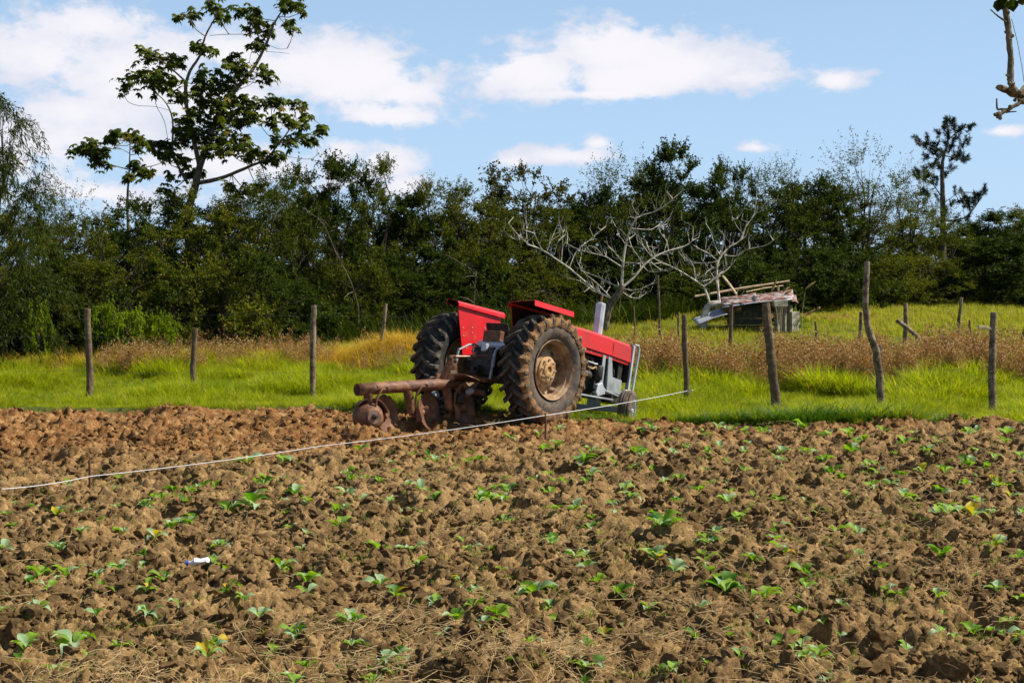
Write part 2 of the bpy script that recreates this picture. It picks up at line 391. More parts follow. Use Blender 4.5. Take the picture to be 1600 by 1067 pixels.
# ------------------------------------------------------------------ ground: one sheet, split into field and grassland
def lin(a, b, n): return list(np.linspace(a, b, n, endpoint=False))
ys = lin(-40, 4, 14) + lin(4, 6.4, 24)
y = 6.4
while y < 23.4: ys.append(y); y *= 1.00172
ys += lin(23.4, 34, 60) + lin(34, 60, 50) + lin(60, 130, 16) + [130, 180, 260, 400, 700, 1200]
ys = np.array(ys)
us = np.array([-60, -30, -16, -9, -5, -3.2, -2.2, -1.7, -1.4, -1.25, -1.15, -1.1] + lin(-1.06, 1.06, 930) + [1.06, 1.1, 1.15, 1.25, 1.4, 1.7, 2.2, 3.2, 5, 9, 16, 30, 60])
UU, YY = np.meshgrid(us, ys)
XX = UU * (np.maximum(YY, 6.0) * .40 + 1.9)
near = (YY > 3) & (YY < 24) & (np.abs(XX) < 16)
ZZ = base_z(XX, YY); zs = np.zeros_like(ZZ)
zs[near] = soil_z(XX[near], YY[near]) * (1 - sstep(0, .3, YY[near] - edge(XX[near])))
ZZ = ZZ + zs
nr, nc = XX.shape
V = np.stack([XX, YY, ZZ], -1).reshape(-1, 3)
idx = np.arange(nr * nc).reshape(nr, nc)
Q = np.stack([idx[:-1, :-1], idx[:-1, 1:], idx[1:, 1:], idx[1:, :-1]], -1).reshape(-1, 4)
cy = V[Q].mean(1); isf = cy[:, 1] < edge(cy[:, 0])
def subset(name, mask, m, smooth):
    q = Q[mask]; u, inv = np.unique(q, return_inverse=True)
    return npmesh(name, V[u], inv.reshape(-1, 4), m, smooth=smooth)
tag(subset('ploughed_field', isf, M['soil'], True), 'ploughed clay field with young cabbages', kind='structure')
tag(subset('grassland', ~isf, M['turf'], True), 'grassy land beyond the ploughed field', kind='structure')

# ------------------------------------------------------------------ scatter ("stuff" only): instances on points
def scatter(name, sources, pts, rotz, scale, label, tilt=None, cat=None):
    c = bpy.data.collections.new(name + '_pieces')
    for s_ in sources: c.objects.link(s_)
    n = len(pts); me = bpy.data.meshes.new(name); me.vertices.add(n); me.vertices.foreach_set('co', np.asarray(pts, np.float32).ravel())
    rot = np.zeros((n, 3), np.float32); rot[:, 2] = rotz
    if tilt is not None: rot[:, :2] = tilt
    a = me.attributes.new('rot', 'FLOAT_VECTOR', 'POINT'); a.data.foreach_set('vector', rot.ravel())
    a = me.attributes.new('scl', 'FLOAT', 'POINT'); a.data.foreach_set('value', np.asarray(scale, np.float32))
    a = me.attributes.new('pick', 'INT', 'POINT'); a.data.foreach_set('value', np.random.default_rng(n).integers(0, len(sources), n).astype(np.int32))
    o = bpy.data.objects.new(name, me); col.objects.link(o)
    ng = bpy.data.node_groups.new(name, 'GeometryNodeTree')
    ng.interface.new_socket('Geometry', in_out='INPUT', socket_type='NodeSocketGeometry')
    ng.interface.new_socket('Geometry', in_out='OUTPUT', socket_type='NodeSocketGeometry')
    N, Lk = ng.nodes, ng.links
    gi, go = N.new('NodeGroupInput'), N.new('NodeGroupOutput')
    ci = N.new('GeometryNodeCollectionInfo'); ci.inputs['Collection'].default_value = c
    ci.inputs['Separate Children'].default_value = True; ci.inputs['Reset Children'].default_value = True
    ip = N.new('GeometryNodeInstanceOnPoints'); ip.inputs['Pick Instance'].default_value = True
    def at(nm, ty):
        q = N.new('GeometryNodeInputNamedAttribute'); q.data_type = ty; q.inputs['Name'].default_value = nm; return q.outputs[0]
    e2r = N.new('FunctionNodeEulerToRotation'); Lk.new(at('rot', 'FLOAT_VECTOR'), e2r.inputs[0])
    Lk.new(gi.outputs[0], ip.inputs['Points']); Lk.new(ci.outputs[0], ip.inputs['Instance'])
    Lk.new(e2r.outputs[0], ip.inputs['Rotation']); Lk.new(at('scl', 'FLOAT'), ip.inputs['Scale']); Lk.new(at('pick', 'INT'), ip.inputs['Instance Index'])
    Lk.new(ip.outputs[0], go.inputs[0])
    md = o.modifiers.new('scatter', 'NODES'); md.node_group = ng
    tag(o, label, cat, kind='stuff'); return o

def blades(rng, n, h, w, spread, lean=.35, seg=3):
    """a clump of n curved blades"""
    Vs, Fs, Rn = [], [], []
    for _ in range(n):
        a = rng.uniform(0, 6.283); r = spread * math.sqrt(rng.uniform(0, 1)); bx, by = r * math.cos(a), r * math.sin(a)
        L = h * rng.uniform(.5, 1.1); le = lean * rng.uniform(.2, 1.5); d = a + rng.normal(0, .8); ww = w * rng.uniform(.6, 1.2)
        px, py = -math.sin(d + rng.normal(0, .5)), math.cos(d); o = len(Vs); q = rng.uniform(0, 1)
        for i in range(seg + 1):
            t = i / seg; k = L * (t - .25 * le * t * t); s_ = L * le * t * t; wd = ww * (1 - t) ** .7 * .5 + .0004
            c = np.array([bx + math.cos(d) * s_, by + math.sin(d) * s_, k - .02])
            Vs += [c + np.array([px, py, 0]) * wd, c - np.array([px, py, 0]) * wd]; Rn += [q, q]
        Fs += [(o + 2 * i, o + 2 * i + 1, o + 2 * i + 3, o + 2 * i + 2) for i in range(seg)]
    return np.array(Vs), np.array(Fs), Rn
def source(name, V_, F_, m, rnd=None):
    return bpy.data.objects.new(name, npmesh(name, V_, F_, m, rnd=rnd, link=False))

rng = np.random.default_rng(3)
def rand_area(n, x0, x1, y0, y1, keep=None, fan=None):
    x = rng.uniform(x0, x1, n); y = rng.uniform(y0, y1, n)
    k = np.ones(n, bool)
    if fan: k &= np.abs(x) < fan * y + .6
    if keep is not None: k &= keep(x, y)
    return x[k], y[k]

# small clods lying on the field
def clod_mesh(seed, sub=2, flat=.62, rough=.42):
    import bmesh
    bm = bmesh.new(); bmesh.ops.create_icosphere(bm, subdivisions=sub, radius=.5); r_ = random.Random(seed)
    cuts = [(Vector((r_.gauss(0, 1), r_.gauss(0, 1), r_.gauss(0, .8))).normalized(), r_.uniform(.22, .42)) for _ in range(9)]
    for v in bm.verts:
        for nrm, d in cuts:
            q = v.co.dot(nrm)
            if q > d: v.co -= nrm * (q - d) * .9
        from mathutils import noise as mn
        v.co *= 1 + rough * mn.noise(v.co * 4.5 + Vector((seed * 3.1, 0, 0))) + .5 * rough * mn.noise(v.co * 11 + Vector((0, seed * 2.1, 0)))
        v.co.z *= flat
    me = bpy.data.meshes.new('soil_clod'); bm.to_mesh(me); bm.free(); me.materials.append(M['soil'])
    return me
srcs = [bpy.data.objects.new('clod_piece', clod_mesh(i, 2)) for i in range(7)]
NCL = 72000
yy = 6.3 * (22.6 / 6.3) ** rng.uniform(0, 1, NCL) ** .85
xx = rng.uniform(-1, 1, NCL) * (.39 * yy + 2.1)
pn = fbm(xx * 1.1, yy * 1.1, 3, 77)
k = (yy < edge(xx) - .05) & (rng.uniform(0, 1, NCL) < .35 + 1.5 * (pn - .35))
xx, yy = xx[k], yy[k]; n = len(xx)
sc = .024 + .12 * rng.uniform(0, 1, n) ** 3.6
scatter('soil_clods', srcs, np.stack([xx, yy, gz(xx, yy) + sc * .08], 1), rng.uniform(0, 6.28, n), sc, 'small clods of dry soil strewn over the field', tilt=rng.normal(0, .5, (n, 2)))

# straw and small weeds on the field
def straw_bits(seed, n=9, L=.16, spread=.16):
    r_ = np.random.default_rng(seed); Vs, Fs, Rn = [], [], []
    for _ in range(n):
        c = np.array([r_.normal(0, spread), r_.normal(0, spread), r_.uniform(.005, .045)]); a = r_.uniform(0, 6.28)
        d = np.array([math.cos(a), math.sin(a), r_.normal(0, .35)]); l = L * r_.uniform(.3, 1.1); p = np.array([-d[1], d[0], 0]) * .0015; u = np.array([0, 0, .0015])
        bend = np.array([r_.normal(0, .15), r_.normal(0, .15), r_.uniform(0, .2)]) * l
        o = len(Vs); q = r_.uniform(0, 1)
        for t, b in ((-.5, 0), (0, 1), (.5, 0)):
            m_ = c + d * l * t + bend * b * .5; Vs += [m_ + p, m_ - p * .5 + u, m_ - p * .5 - u]; Rn += [q] * 3
        for i in (0, 3): Fs += [(o + i + j, o + i + (j + 1) % 3, o + i + 3 + (j + 1) % 3, o + i + 3 + j) for j in range(3)]
    return source('straw_piece', np.array(Vs), np.array(Fs), M['straw'], Rn)
ss = [straw_bits(i) for i in range(6)]
yy = 6.3 * (21.5 / 6.3) ** rng.uniform(0, 1, 15000); xx = rng.uniform(-1, 1, 15000) * (.39 * yy + 1.6)
pn = fbm(xx * .8 + 9, yy * .8, 3, 177)
k = (yy < edge(xx) - .3) & (rng.uniform(0, 1, 15000) < np.clip((pn - .54) * 3, .04, .35) * (1.0 - yy / 30))
heap = [(-.25, 7.75, .55), (.0, 8.1, .4), (2.3, 7.2, .5), (-.9, 8.9, .3), (.5, 8.4, .35), (-2.2, 7.4, .4)]
hx, hy = [], []
for a, b, s_ in heap:
    hx += list(rng.normal(a, s_ * .8, 42)); hy += list(rng.normal(b, s_ * .4, 42))
xx = np.concatenate([xx[k], hx]); yy = np.concatenate([yy[k], hy]); n = len(xx)
scatter('field_straw', ss, np.stack([xx, yy, gz(xx, yy) + .012], 1), rng.uniform(0, 6.28, n), rng.uniform(.6, 1.3, n), 'dry straw and dead stalks scattered over the soil')
ws = []
for i in range(5):
    a, b, c_ = blades(np.random.default_rng(50 + i), 12, .055, .005, .045, 1.1, 2); ws.append(source('weed_piece', a, b, M['weedgreen'], c_))
yy = 6.3 * (21.9 / 6.3) ** rng.uniform(0, 1, 16000); xx = rng.uniform(-1, 1, 16000) * (.39 * yy + 1.6)
pn = fbm(xx * .9 + 4, yy * .9 + 7, 3, 277)
k = (yy < edge(xx) - .05) & (rng.uniform(0, 1, 16000) < np.clip((pn - .50) * 6, .10, 1)) & ~((yy > 17.5 + .3 * xx) & (xx < -1.5))
gx = list(rng.normal(.3, 1.6, 240)) + list(rng.normal(2.4, .5, 160)) + list(rng.normal(3.0, .3, 60)) + list(rng.normal(-1.9, .4, 60))
gy = list(rng.normal(7.9, .5, 240)) + list(rng.normal(7.15, .16, 160)) + list(rng.normal(8.6, .2, 60)) + list(rng.normal(7.2, .2, 60))
xx = np.concatenate([xx[k], gx]); yy = np.concatenate([yy[k], gy]); n = len(xx)
scatter('field_weeds', ws, np.stack([xx, yy, gz(xx, yy)], 1), rng.uniform(0, 6.28, n), rng.uniform(.5, 1.3, n), 'tiny green weeds sprouting between the clods')

# grass strip along the fence and the meadow behind
gs = []
for i in range(6):
    a, b, c_ = blades(np.random.default_rng(80 + i), 18, .26, .010, .12, .7); gs.append(source('grass_piece', a, b, M['grass'], c_))
x, y = rand_area(60000, -15, 15, 20.4, 32.5, lambda x, y: y > edge(x) + .03 - .45 * rng.uniform(0, 1, len(x)) ** 6, .42)
hm = fbm(x * .9, y * .9, 3, 33); trac = np.exp(-((x - .6) / 1.5) ** 2 - ((y - 22.1) / 1.3) ** 2)
s_ = (.40 + 1.2 * sstep(.3, .75, hm)) * (.7 + .6 * fbm(x * 4, y * 4, 2, 37)) * (1 - .5 * trac) * (.55 + .45 * sstep(0, 1.2, y - edge(x)))
front_ = np.exp(-((x - 1.75) / .95) ** 2 - ((y - 21.6) / 1.0) ** 2); kf = rng.uniform(0, 1, len(x)) > front_ * 1.6; s_ *= (1 + .5 * sstep(25.5, 29.5, y) * (x > 1)) * (1 - .8 * front_)
x, y, s_ = x[kf], y[kf], s_[kf]
scatter('grass', gs, np.stack([x, y, gz(x, y) * (y < edge(x) + .4) + base_z(x, y) * (y >= edge(x) + .4)], 1), rng.uniform(0, 6.28, len(x)), s_ * rng.uniform(.75, 1.25, len(x)), 'bright green grass strip along the wooden fence', cat=None)
gs = []
for i in range(5):
    a, b, c_ = blades(np.random.default_rng(90 + i), 16, .16, .014, .2, .6, 2); gs.append(source('meadow_piece', a, b, M['meadow'], c_))
x, y = rand_area(46000, -6, 27, 31.5, 60, None, .42)
scatter('meadow_grass', gs, np.stack([x, y, base_z(x, y)], 1), rng.uniform(0, 6.28, len(x)), rng.uniform(.6, 1.4, len(x)) * (.7 + .8 * sstep(.4, .7, fbm(x * .5, y * .5, 3, 61))), 'short green meadow grass rising behind the weeds')

# band of dry brown weeds
def weed(seed, H=.8):
    r_ = np.random.default_rng(seed); Vs, Fs, Rn = [], [], []
    def leaf(c, d, l, w):
        d = d / np.linalg.norm(d); p = np.cross(d, r_.normal(0, 1, 3)); p /= np.linalg.norm(p); o = len(Vs); q = r_.uniform(0, 1)
        Vs.extend([c, c + d * l * .5 + p * w, c + d * l, c + d * l * .5 - p * w]); Fs.append((o, o + 1, o + 2, o + 3)); Rn.extend([q] * 4)
    for _ in range(4):
        a = r_.uniform(0, 6.28); b = np.array([math.cos(a), math.sin(a), 0]) * r_.uniform(0, .12); top = b * 2.2 + np.array([0, 0, H * r_.uniform(.6, 1.1)])
        leaf(b, top - b, np.linalg.norm(top - b), .004)
        for j in range(26):
            t = r_.uniform(.15, 1.0) ** .8; c = b + (top - b) * t; d = np.array([r_.normal(), r_.normal(), r_.normal(.5, .5)])
            tip = c + d / np.linalg.norm(d) * r_.uniform(.04, .14); leaf(c, tip - c, np.linalg.norm(tip - c), .003)
            for _k in range(2): leaf(tip + r_.normal(0, .015, 3), r_.normal(0, 1, 3), r_.uniform(.025, .06), r_.uniform(.007, .018))
    return source('weed_plant_piece', np.array(Vs), np.array(Fs), M['weedleaf'], Rn)
wsrc = [weed(i) for i in range(6)]
x, y = rand_area(12000, -14, 15, 29.2, 33.4, lambda x, y: y > 29.9 + .5 * np.sin(x * .8) + (fbm(x * .6, y * 0, 2, 19) - .5) * 1.6 - .5 * (x > 1), .41)
wn = fbm(x * 1.1 + 3, y * 1.1, 3, 91); k = (rng.uniform(0, 1, len(x)) < np.where(x < -9.2, .03, np.where(x < -1, .26, .48)) * np.clip((wn - .40) * 6, .05, 1) * np.where(y > 32.3, .5, 1)); x, y, wn = x[k], y[k], wn[k]
scatter('dry_weeds', wsrc, np.stack([x, y, base_z(x, y)], 1), rng.uniform(0, 6.28, len(x)), rng.uniform(.5, 1.05, len(x)) * (.6 + .9 * wn) * np.where(x > 1, .92, .66), 'band of dry brown weeds behind the fence', tilt=rng.normal(0, .12, (len(x), 2)))
gd = []
for i in range(4):
    a, b, c_ = blades(np.random.default_rng(120 + i), 22, .5, .010, .16, .9); gd.append(source('golden_grass_piece', a, b, M['gold'], c_))
gx, gy = [], []
for (cx_, cy_, sx_, sy_, nn) in ((-2.75, 31.9, .7, .35, 190), (-4.0, 32.3, .5, .3, 60), (-6.6, 32.2, .5, .3, 60), (-8.6, 31.1, 1.3, .5, 210), (-5.5, 31.4, 2.2, .6, 330), (2.6, 31.5, .8, .5, 30), (5.5, 33, 3, .8, 60)):
    gx += list(rng.normal(cx_, sx_, nn)); gy += list(rng.normal(cy_, sy_, nn))
gx, gy = np.array(gx), np.array(gy); hump = .42 * np.exp(-((gx + 2.6) / .8) ** 2 - ((gy - 31.9) / .8) ** 2)
scatter('golden_grass', gd, np.stack([gx, gy, base_z(gx, gy) + hump], 1), rng.uniform(0, 6.28, len(gx)), rng.uniform(.7, 1.2, len(gx)), 'golden dry grass in front of the thicket')
# undergrowth on the thicket floor
ug = []
for i in range(4):
    a, b, c_ = blades(np.random.default_rng(140 + i), 26, .7, .03, .35, .8); ug.append(source('undergrowth_piece', a, b, M['leafC'], c_))
x, y = rand_area(9000, -22, 26, 31.5, 62, lambda x, y: y > np.interp(x, [-22, -8, -2, 4, 12, 26], [32.6, 33.6, 36, 43, 50, 52]), .43)
scatter('undergrowth', ug, np.stack([x, y, base_z(x, y)], 1), rng.uniform(0, 6.28, len(x)), rng.uniform(.6, 1.5, len(x)), 'dark undergrowth on the floor of the thicket')

# ------------------------------------------------------------------ trees of the thicket
def leaf_quads(r_, base, d, L, W, droop=.0):
    """vectorised diamond leaves: base (n,3), d (n,3) unit, lengths L"""
    n = len(base); p = np.cross(d, r_.normal(0, 1, (n, 3))); p /= np.linalg.norm(p, axis=1)[:, None] + 1e-9
    L = L[:, None]; tip = base + d * L - np.array([0, 0, 1]) * L * droop; mid = base + d * L * .5 + np.cross(d, p) * L * .08
    Vq = np.stack([base, mid + p * W, tip, mid - p * W], 1).reshape(-1, 3)
    return Vq, np.arange(4 * n).reshape(n, 4)

def unit(v): return v / (np.linalg.norm(v, axis=-1, keepdims=True) + 1e-9)

def make_crown(seed, H=5., W=4.6, ncl=64, twigs=17, leaves=27, ll=.10, lw=.017, low=.08, spike=.6, droop=.15, m='leafA', stems=3, bark='barkdark', tw=(.28, .72), dome=.8, gaps=.0):
    """a bushy tree: forked stems, limbs to many clumps, twigs carrying small leaves. Returns (trunk mesh, crown mesh)"""
    r_ = np.random.default_rng(seed); random.seed(seed)
    S = []
    for i in range(stems):
        a = r_.uniform(0, 6.28); sp = W * .22 * r_.uniform(.3, 1.2)
        S.append([(Vector((math.cos(a) * sp * (t ** 1.4), math.sin(a) * sp * (t ** 1.4), H * .82 * t)) + Vector((r_.normal(0, .06), r_.normal(0, .06), 0)) * (t > 0)) for t in (0, .2, .4, .6, .8, 1.)])
    tm = MB()
    for s_ in S: tm.tube(s_, [.085, .07, .055, .04, .028, .012], 6, jit=.2)
    C_ = []
    lob = [(r_.uniform(0, 6.28), r_.uniform(.25, .95), r_.uniform(.75, 1.18)) for _ in range(6)]
    while len(C_) < ncl:
        t = r_.uniform(low, 1); a = r_.uniform(0, 6.28)
        env = math.sqrt(max(0, 1 - ((t - .42) / .60) ** 2)) ** dome
        f = 1.0
        for la, lt, lk in lob: f *= 1 + (lk - 1) * math.exp(-((t - lt) / .22) ** 2) * max(0, math.cos(a - la))
        r = env * f * W / 2 * (r_.uniform(0, 1) ** .42)
        if gaps and vn1(math.cos(a) * 2 + seed, t * 4) < gaps: continue
        C_.append(np.array([r * math.cos(a), r * math.sin(a), t * H * (1 - .12 * (r / (W / 2)) ** 2)]))
    Bs, Ds, Ls = [], [], []
    for c in C_:
        s_ = min(S, key=lambda q: min((Vector(c) - p).length for p in q[1:]))
        hs = max(0.15, c[2] - .30 * H * r_.uniform(.3, 1.)); j = min(4, max(0, int(hs / (H * .82) * 5)))
        f = min(1, max(0, hs / (H * .82) * 5 - j)); p0 = s_[j].lerp(s_[j + 1], f); p1 = Vector(c)
        md = p0.lerp(p1, .5) + Vector((0, 0, -.12 * (p1 - p0).length)); tm.tube([p0, md, p1], [.022, .014, .006], 4, False)
        out = np.array([c[0], c[1], 0]) / (W / 2); up = .35 + spike * (c[2] / H) ** 2
        for _ in range(twigs):
            d = unit(out * .7 + np.array([0, 0, up]) + r_.normal(0, .62, 3)); l = r_.uniform(*tw) * (1 + .5 * spike * (c[2] > .8 * H)); n = leaves
            t = r_.uniform(.08, 1, n)[:, None]; side = unit(r_.normal(0, 1, (n, 3)))
            Bs.append(c + d * l * t - np.array([0, 0, 1]) * droop * l * t * t + side * .012)
            Ds.append(unit(d * .55 + side * .8 - np.array([0, 0, droop]))); Ls.append(ll * r_.uniform(.55, 1.25, n))
        if r_.uniform() < .7 and m != 'bamboo':
            d = unit(out * .7 + np.array([0, 0, up])); tm.tube([Vector(c), Vector(c + d * tw[1])], [.006, .002], 3, False)
    Vq, Fq = leaf_quads(r_, np.concatenate(Bs), np.concatenate(Ds), np.concatenate(Ls), lw, .1)
    rn = np.repeat(np.clip(r_.normal(.45, .28, len(Fq)), 0, 1), 4)
    cm = npmesh('crown', Vq, Fq, M[m], rnd=rn, link=False)
    t_ = tm.build('trunk', M[bark], smooth=True)
    tme = t_.data; bpy.data.objects.remove(t_)
    return tme, cm
def vn1(a, b): return float(vnoise(np.array([a]), np.array([b]), 5)[0])

KIND = {
 'feather': [make_crown(11, m='leafA'), make_crown(12, 5.2, 4.2, m='leafA', ll=.085, spike=.9), make_crown(13, 4.8, 5., m='leafB', ll=.09)],
 'olive': [make_crown(21, 5, 4.8, m='leafB', ll=.10, spike=.7), make_crown(22, 5.2, 4.3, m='leafB', ll=.11, lw=.02, spike=.4)],
 'dark': [make_crown(31, 5., 4.6, m='leafC', ll=.10, lw=.024, spike=.5), make_crown(32, 5.3, 3.9, m='leafC', ll=.11, lw=.026, spike=.8)],
 'airy': [make_crown(41, 5.2, 4.2, ncl=62, twigs=9, leaves=20, m='leafA', spike=1.2, low=.2, tw=(.4, 1.1)), make_crown(42, 5.4, 4., ncl=56, twigs=9, leaves=20, m='leafB', spike=1.3, low=.2, tw=(.4, 1.2))],
 'bush': [make_crown(51, 2., 3.4, ncl=60, twigs=10, leaves=24, m='leafC', low=.02, spike=.3, ll=.1, lw=.024), make_crown(52, 2., 3.2, ncl=60, twigs=10, leaves=24, m='leafB', low=.02, spike=.5)],
 'vine': [make_crown(61, 1.5, 2.6, ncl=55, twigs=7, leaves=12, m='leafV', low=.05, spike=.1, ll=.10, lw=.035, droop=.5, tw=(.25, .6))],
 'gold': [make_crown(71, 5.0, 4.2, ncl=60, twigs=10, leaves=18, m='leafY', low=.45, spike=.2, ll=.10, lw=.03, dome=.6, tw=(.25, .6))],
 'bamboo': [make_crown(81, 6.5, 4.6, ncl=90, twigs=12, leaves=24, m='bamboo', low=.1, spike=.2, ll=.17, lw=.012, droop=.9, stems=6, tw=(.5, 1.1))],
}
BASEH = {'feather': 5.2, 'olive': 5.2, 'dark': 5.2, 'airy': 5.6, 'bush': 2.2, 'vine': 1.6, 'gold': 5.2, 'bamboo': 6.9}
BASEW = {'feather': 4.6, 'olive': 4.6, 'dark': 4.3, 'airy': 4.2, 'bush': 3.3, 'vine': 2.6, 'gold': 4.2, 'bamboo': 4.6}
rt = random.Random(5)
def tree(kind, px, top, depth, label, group=None, width=None, name=None, cat='tree', down=.1, variant=None):
    x = (px - 800) / FPX * depth; zg = float(base_z(np.array([x]), np.array([depth]))[0])
    h = P(px, top, depth).z - zg; v = KIND[kind]; tmesh, cmesh = v[(variant if variant is not None else rt.randrange(len(v))) % len(v)]
    t = empty(name or 'scrub_tree', (x, depth, zg - down), (0, 0, rt.uniform(0, 6.28)))
    s = h / BASEH[kind]; w = (width / FPX * depth) / BASEW[kind] if width else s * rt.uniform(.85, 1.1)
    t.scale = (w, w, s)
    for nm, me in (('trunk', tmesh), ('crown', cmesh)):
        o = bpy.data.objects.new(nm, me); col.objects.link(o); o.parent = t
    return tag(t, label, cat, group)

GF = 'scrub trees along the front of the thicket'
# (kind, px, top, depth, width px, label)
front = [
 ('bamboo', -40, 122, 31, 280, 'pale green bamboo-like tree with drooping leaves at the left end of the thicket'),
 ('feather', 45, 325, 34, 190, 'feathery scrub tree under the drooping bamboo-like crown'),
 ('airy', 100, 292, 36, 150, 'thin airy scrub tree with sky showing through, beside the bamboo-like crown'),
 ('feather', 165, 335, 34.5, 210, 'low feathery tree above the bright vines behind the dark left fence post'),
 ('dark', 235, 300, 38, 190, 'dark bushy tree at the foot of the tall broad-leaved tree, left side'),
 ('olive', 325, 305, 37, 200, 'olive scrub tree in front of the trunk of the tall broad-leaved tree'),
 ('feather', 400, 285, 37, 200, 'feathery tree just right of the tall broad-leaved tree'),
 ('airy', 455, 285, 40, 150, 'loose wispy tree between the tall broad-leaved tree and the double-peaked one'),
 ('dark', 520, 240, 41, 170, 'dark pointed tree above the round grey fence post, left of two peaks'),
 ('feather', 582, 250, 41, 170, 'pointed feathery tree above the leaning thin post, right of two peaks'),
 ('dark', 640, 318, 42, 170, 'dark low tree in the dip of the skyline left of the tractor fender'),
 ('olive', 690, 285, 42, 170, 'olive feathery tree above the left red fender'),
 ('olive', 745, 300, 43, 190, 'yellow-green tree behind the gap between the two red fenders'),
 ('gold', 812, 252, 46.5, 180, 'yellowing round-topped tree rising over the tractor'),
 ('feather', 865, 322, 45.5, 170, 'feathery tree behind the big right tractor wheel, under the yellowing one'),
 ('dark', 935, 290, 47, 120, 'dark tree behind the left bare tree, with a sky gap beside it'),
 ('airy', 975, 255, 47, 150, 'wispy tree with bare twig tips rising behind the left bare tree'),
 ('dark', 1050, 245, 48, 150, 'tall dark tree between the two bare trees'),
 ('dark', 1145, 250, 49, 110, 'narrow dark peaked tree behind the right bare tree'),
 ('airy', 1200, 262, 50, 150, 'loose dark tree right above the collapsed tin roof'),
 ('dark', 1262, 275, 51, 150, 'dark rounded tree behind the plume grass beside the shed'),
 ('airy', 1345, 236, 52, 170, 'open airy tree above the tall crooked fence post'),
 ('airy', 1420, 268, 54, 140, 'thin feathery tree left of the pine'),
 ('feather', 1480, 345, 53, 150, 'scrub tree around the foot of the pine'),
 ('dark', 1560, 340, 56, 170, 'low dark tree in the dip right of the pine'),
 ('olive', 1620, 322, 58, 190, 'olive green mound of a tree at the right end of the thicket'),
]
for k_, px, top, d_, w_, lab in front: tree(k_, px, top, d_, lab, GF if k_ not in ('bamboo', 'gold') else None, w_ * 1.08)
GB = 'trees filling the thicket behind its front row'
for px in range(-180, 1800, 74):
    t_ = np.interp(px, [0, 100, 300, 520, 600, 640, 800, 900, 1000, 1150, 1350, 1500, 1600], [345, 335, 325, 295, 302, 328, 312, 325, 300, 300, 312, 358, 340])
    d_ = np.interp(px, [0, 300, 600, 900, 1200, 1600], [39, 43, 47, 52, 56, 63]) + rt.uniform(-1.5, 1.5)
    tree(rt.choice(['feather', 'dark', 'dark', 'olive']), px, t_ + rt.uniform(-8, 22), d_, 'scrub tree standing deep in the thicket, mostly hidden by trees before it', GB, rt.uniform(190, 250))
def near_what(px):
    L_ = ((-60, 'beyond the left end of the field'), (60, 'left of the thick dark fence post'), (140, 'behind the thick dark fence post'), (225, 'behind the bright creepers'), (303, 'behind the short notched fence post'), (390, 'between the notched and the round grey posts'),
          (489, 'behind the round grey fence post'), (555, 'between the round grey post and the thin leaning post'), (603, 'behind the thin leaning post'), (665, 'above the left tractor tyre'), (740, 'behind the left red fender'), (790, 'behind the gap between the red fenders'), (850, 'behind the right red fender'),
          (935, 'behind the silver exhaust'), (1000, 'right of the silver exhaust'), (1065, 'behind the corded fence post'), (1135, 'behind the left end of the tin roof'), (1210, 'behind the right end of the tin roof'), (1280, 'right of the shed'), (1355, 'behind the tall crooked post'),
          (1430, 'behind the stout meadow post'), (1500, 'behind the slim meadow post'), (1555, 'behind the farthest right fence post'), (1610, 'at the right edge of the meadow'), (1700, 'beyond the right edge of the meadow'))
    return min(L_, key=lambda q: abs(q[0] - px))[1]
used_b = {}
def bush_label(px):
    w = near_what(px); used_b[w] = used_b.get(w, 0) + 1
    return f"shadowy {'' if used_b[w] == 1 else 'broader '}bush at the thicket foot {w}"
GU = 'low bushes along the foot of the thicket'
for i, px in enumerate(range(-120, 1760, 66)):
    t_ = np.interp(px, [0, 200, 500, 900, 1100, 1300, 1600], [430, 420, 405, 400, 415, 400, 385]) + rt.uniform(-25, 25)
    d_ = np.interp(px, [0, 200, 400, 600, 900, 1000, 1300, 1600], [32.6, 33, 34.5, 38.5, 45, 46, 48, 50])
    tree(rt.choice(['bush', 'bush', 'dark', 'olive']), px + rt.uniform(-15, 15), t_, d_ + rt.uniform(-.3, .8), bush_label(px), GU, rt.uniform(130, 190), 'thicket_bush', 'bush')
for px, top, d_, w_, lab in ((165, 468, 31.9, 70, 'bright green leafy creeper in a heap just right of the dark left fence post'),
                             (205, 478, 31.7, 80, 'bright green creeper sprawling halfway between the two dark fence posts'),
                             (62, 462, 32, 50, 'thin upright creeper of bright leaves at the far left'),
                             (248, 484, 31.8, 60, 'low bright creeper against the dark gap left of the short post')):
    tree('vine', px, top, d_, lab, 'bright creepers at the foot of the thicket', w_, 'creeper', 'creeper', variant=0)
tree('bush', 1130, 470, 43.6, 'green leafy bush behind the left end of the collapsed shed', None, 95, 'leafy_bush', 'bush', variant=1)
tree('vine', 1235, 478, 41.2, 'bright creeper growing over the blocks at the right end of the shed', None, 55, 'creeper', 'creeper', variant=0)

# ---- helper: branch traced as a chain of points in space
def limb(mb, pts, r0, r1, depth, wob, n=6, o=Vector((0, 0, 0)), jit=.15):
    """pts in photo pixels on a surface at roughly this distance; wob adds real depth along the limb"""
    q = []
    m = len(pts)
    for i, (a, b) in enumerate(pts):
        q.append(P(a, b, depth + wob[0] + (wob[1] - wob[0]) * i / max(1, m - 1)) - o)
    # refine
    out = []
    for i in range(m - 1):
        p0, p1, p2, p3 = q[max(i - 1, 0)], q[i], q[i + 1], q[min(i + 2, m - 1)]
        for t in (0, .33, .66):
            out.append(.5 * ((2 * p1) + (p2 - p0) * t + (2 * p0 - 5 * p1 + 4 * p2 - p3) * t * t + (3 * p1 - p0 - 3 * p2 + p3) * t ** 3))
    out.append(q[-1]); k = len(out)
    mb.tube(out, [r0 + (r1 - r0) * (i / (k - 1)) ** .8 for i in range(k)], n, True, jit)
    return out

